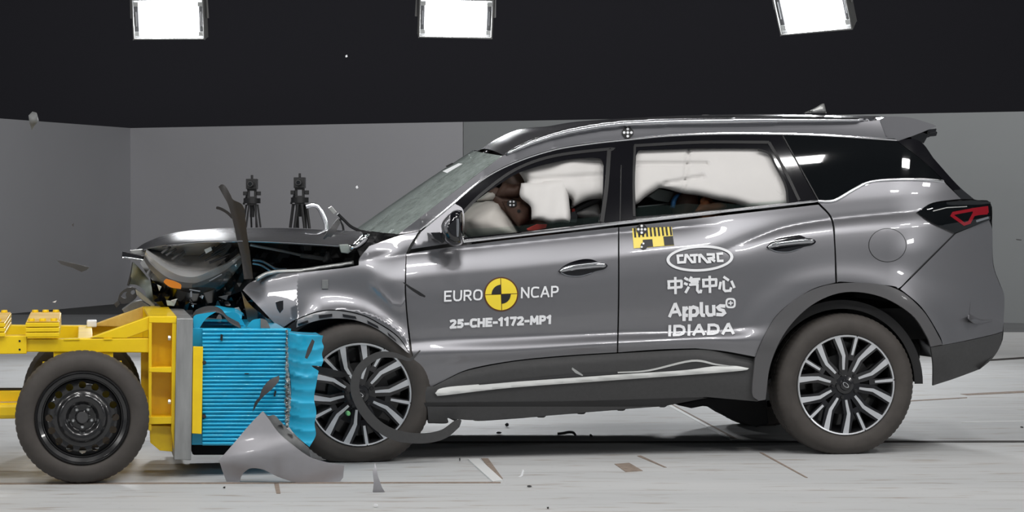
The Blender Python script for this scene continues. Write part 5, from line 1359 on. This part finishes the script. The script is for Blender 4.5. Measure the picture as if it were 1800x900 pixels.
piece('plastic_shard', 'thin black shard flying past the front edge of the front door', 'debris', CAR, [(708, 496), (712, 497), (722, 504), (736, 512), (748, 520), (747, 523), (738, 520), (726, 512), (718, 506)], -.12, .006, 'black_plastic')
piece('plastic_shard', 'grey blade shaped shard flying before the ribbed blue barrier', 'debris', TR, outline([(444, 725), (448, 708), (456, 698)], [(456, 698), (462, 682), (474, 668), (491, 660)], [(491, 660), (490, 670), (478, 684), (464, 696)], [(464, 696), (454, 708), (444, 725)]), YB - .06, .005, 'dark_grey', bend=.1)
piece('plastic_shard', 'short dark bar shaped shard on the crushed front of the blue barrier', 'debris', TR, [(549, 596), (553, 600), (548, 616), (540, 631), (536, 629), (541, 612)], YB - .03, .006, 'dark_grey')
piece('plastic_shard', 'small pale shard flying before the sill chrome strip', 'debris', CAR, [(1006, 646), (1012, 650), (1025, 659), (1024, 661), (1012, 656), (1005, 649)], -.15, .004, 'satin_dull')
piece('plastic_shard', 'dark flat strip flying before the grey left wall', 'debris', CAR, [(99, 457), (112, 459), (134, 464), (146, 467), (157, 470), (152, 475), (143, 478), (128, 471), (108, 465)], .6, .012, 'dark_grey', bend=.05)
piece('plastic_shard', 'crumpled grey flake flying highest at the far left', 'debris', CAR, [(50, 203), (57, 196), (64, 198), (68, 212), (60, 222), (56, 229), (52, 217)], .6, .02, 'mid_grey', bend=.3)
piece('plastic_shard', 'tiny pale sliver flying low before the left wall', 'debris', CAR, [(92, 531), (100, 528), (97, 532)], .6, .004, 'decal_white')
piece('plastic_shard', 'tiny dark flake flying between strip and wall corner at left', 'debris', CAR, [(126, 395), (130, 392), (129, 399)], .6, .004, 'dark_grey')
piece('plastic_shard', 'thin dark sliver flying behind the rear bumper at far right', 'debris', CAR, [(1786, 420), (1796, 421), (1795, 423), (1787, 422)], .6, .004, 'dark_grey')
piece('glass_crumb', 'tiny bright crumb above the bonnet left of the windscreen', 'debris', CAR, [(625, 329), (628, 326), (630, 330), (627, 332)], .6, .006, 'decal_white')
piece('glass_crumb', 'tiny bright crumb flying right above the roofline near middle floodlight', 'debris', CAR, [(607, 98), (610, 96), (611, 100), (608, 101)], .6, .006, 'decal_white')
# crumbs on the floor


def crumb(label, px, py, w_, h_, material, seed, cat='debris', name='floor_crumb'):
    y_ = at_floor(py + h_ / 2); r2 = np.random.RandomState(seed); n = 9
    q = [(px + w_ / 2 * math.cos(2 * math.pi * k / n) * r2.uniform(.6, 1.1), py + h_ / 2 * math.sin(2 * math.pi * k / n) * r2.uniform(.6, 1.0)) for k in range(n)]
    o = piece(name, label, cat, WLD, q, y_ - .008, .018, material, step=3); return o


crumb('small dark crumb on floor under the sill, nearest the front wheel', 877, 761, 12, 5, 'black_plastic', 1)
crumb('small grey chip standing on floor below the sill', 891, 747, 8, 8, 'dark_grey', 2)
piece('rubber_strip', 'curled brown rubber strip on floor under the middle of the car', 'debris', WLD, stroke_poly(catmull([(980, 763), (990, 762), (1000, 760), (1008, 761), (1012, 766)], 4), 4), at_floor(766), .03, 'rust_strip', step=3)
crumb('small brown lump on floor right of the curled rubber strip', 1039, 766, 6, 6, 'rust_strip', 4)
piece('white_chip', 'white hooked chip lying on the pale floor in the foreground', 'debris', WLD, [(919, 825), (921, 827), (919, 836), (915, 839), (911, 838), (915, 836)], at_floor(838), .008, 'decal_white', step=3)
crumb('flat dark flake on the foreground floor below the white chip', 930, 855, 9, 3, 'dark_grey', 6)
crumb('dark speck on the foreground floor at the left below the bumper corner', 394, 857, 5, 3, 'black_plastic', 7)
crumb('pale chip on the foreground floor right of the standing shard', 660, 889, 8, 6, 'decal_white', 8)
crumb('brown flake on the foreground floor, lowest of all', 963, 893, 5, 3, 'rust_strip', 9)
crumb('dark speck on floor at the edge of the pale plate', 808, 808, 3, 7, 'dark_grey', 10)
crumb('dark speck on floor at the far right beyond the car', 1797, 751, 6, 3, 'dark_grey', 11)

# ---------------------------------------------------------------- camera tripods by the back wall
def tripod(label, cu, ctop, sc, heavy):
    Dp = 27.0; F = Frame((0, Dp + CAMY, 0), 0); q = lambda u, v, Y=0.0: F.p(cu + u * sc, ctop + v * sc, Y)
    b_ = q(0, 95); o = bpy.data.objects.new('camera_tripod', None); COL.objects.link(o); base = Vector((b_[0], F.O[1], 0)); o.location = base; tag(o, label, 'tripod', 'filming tripods by the back wall')
    sh = lambda p: tuple(np.array(p) + F.O - np.array(base)); s_ = Dp / FPX * sc

    def bx(nm, u0, v0, u1, v1, d, m_, par=o, yy=0.0, bv=.004):
        a = np.array(sh(q((u0 + u1) / 2, (v0 + v1) / 2, yy))); return MB().box(tuple(a), ((u1 - u0) * s_, d, (v1 - v0) * s_)).build(nm, m_, par, bevel=bv)
    cb = bx('camera_body', -9, 7, 9, 25, .20, 'black_plastic')
    MB().lathe([(0, -.20), (.030, -.20), (.040, -.10), (.040, 0)], sh(q(0, 16)), 20).build('lens', 'dark_grey', cb, smooth=True)
    MB().lathe([(0, -.203), (.022, -.203)], sh(q(0, 16)), 16).build('lens_glass', 'glass_dark', cb)
    bx('top_knob', -2, 0, 2, 7, .03, 'black_plastic', cb)
    bx('yoke_side', -8, 25, -4, 41, .06, 'black_plastic'); bx('yoke_side', 4, 25, 8, 41, .06, 'black_plastic'); bx('pan_head', -8, 24, 8, 28, .10, 'black_plastic')
    bx('pan_plate', -8, 38, 8, 42, .10, 'black_plastic')
    for sx in (-1, 1): bx('tilt_knob', sx * 12 - 3.5, 29, sx * 12 + 3.5, 36, .04, 'black_plastic')
    MB().tube([sh(q(-8, 34)), sh(q(-15, 52))], .012, 8).build('pan_handle', 'black_plastic', o, smooth=True)
    MB().lathe([(0, 0), (.10, 0), (.10, .06), (0, .06)], (0, 0, 0), 20).build('tripod_bowl', 'black_plastic', o, smooth=True)
    tb = [c for c in o.children if c.name.startswith('tripod_bowl')][0]; tb.data.transform(Matrix.Translation(sh(q(0, 50))) @ Matrix.Rotation(math.pi / 2, 4, 'X') @ Matrix.Scale(.95 * s_ * 100 / .63, 4))
    bx('tripod_crown', -8, 43, 8, 54, .10, 'black_plastic')
    top = np.array(sh(q(0, 52)))
    for k, (dx, dy) in enumerate(((-.20, -.16), (.22, -.14), (.03, .26))):
        foot = np.array([dx, dy, .01]); h = top + np.array([dx * .22, dy * .22, 0]); n = np.array([-dy, dx, 0]); n = n / np.linalg.norm(n) * .035 * heavy
        lg = MB()
        for sg in (-1, 1): lg.tube([h + n * sg, h + (foot - h) * .62 + n * sg], .013 * heavy, 8)
        lg.tube([h + (foot - h) * .5, foot], .013 * heavy, 8); lg.build('leg', 'black_plastic', o, smooth=True)
    MB().tube([top, top - np.array([0, 0, .14])], .025, 8).build('centre_post', 'black_plastic', o, smooth=True)
    return o


tripod('thin legged black camera tripod left of its taller neighbour', 443, 307.5, 1.0, .8)
tripod('heavier black camera tripod on the right, taller of the two', 527, 304.5, 1.04, 1.25)
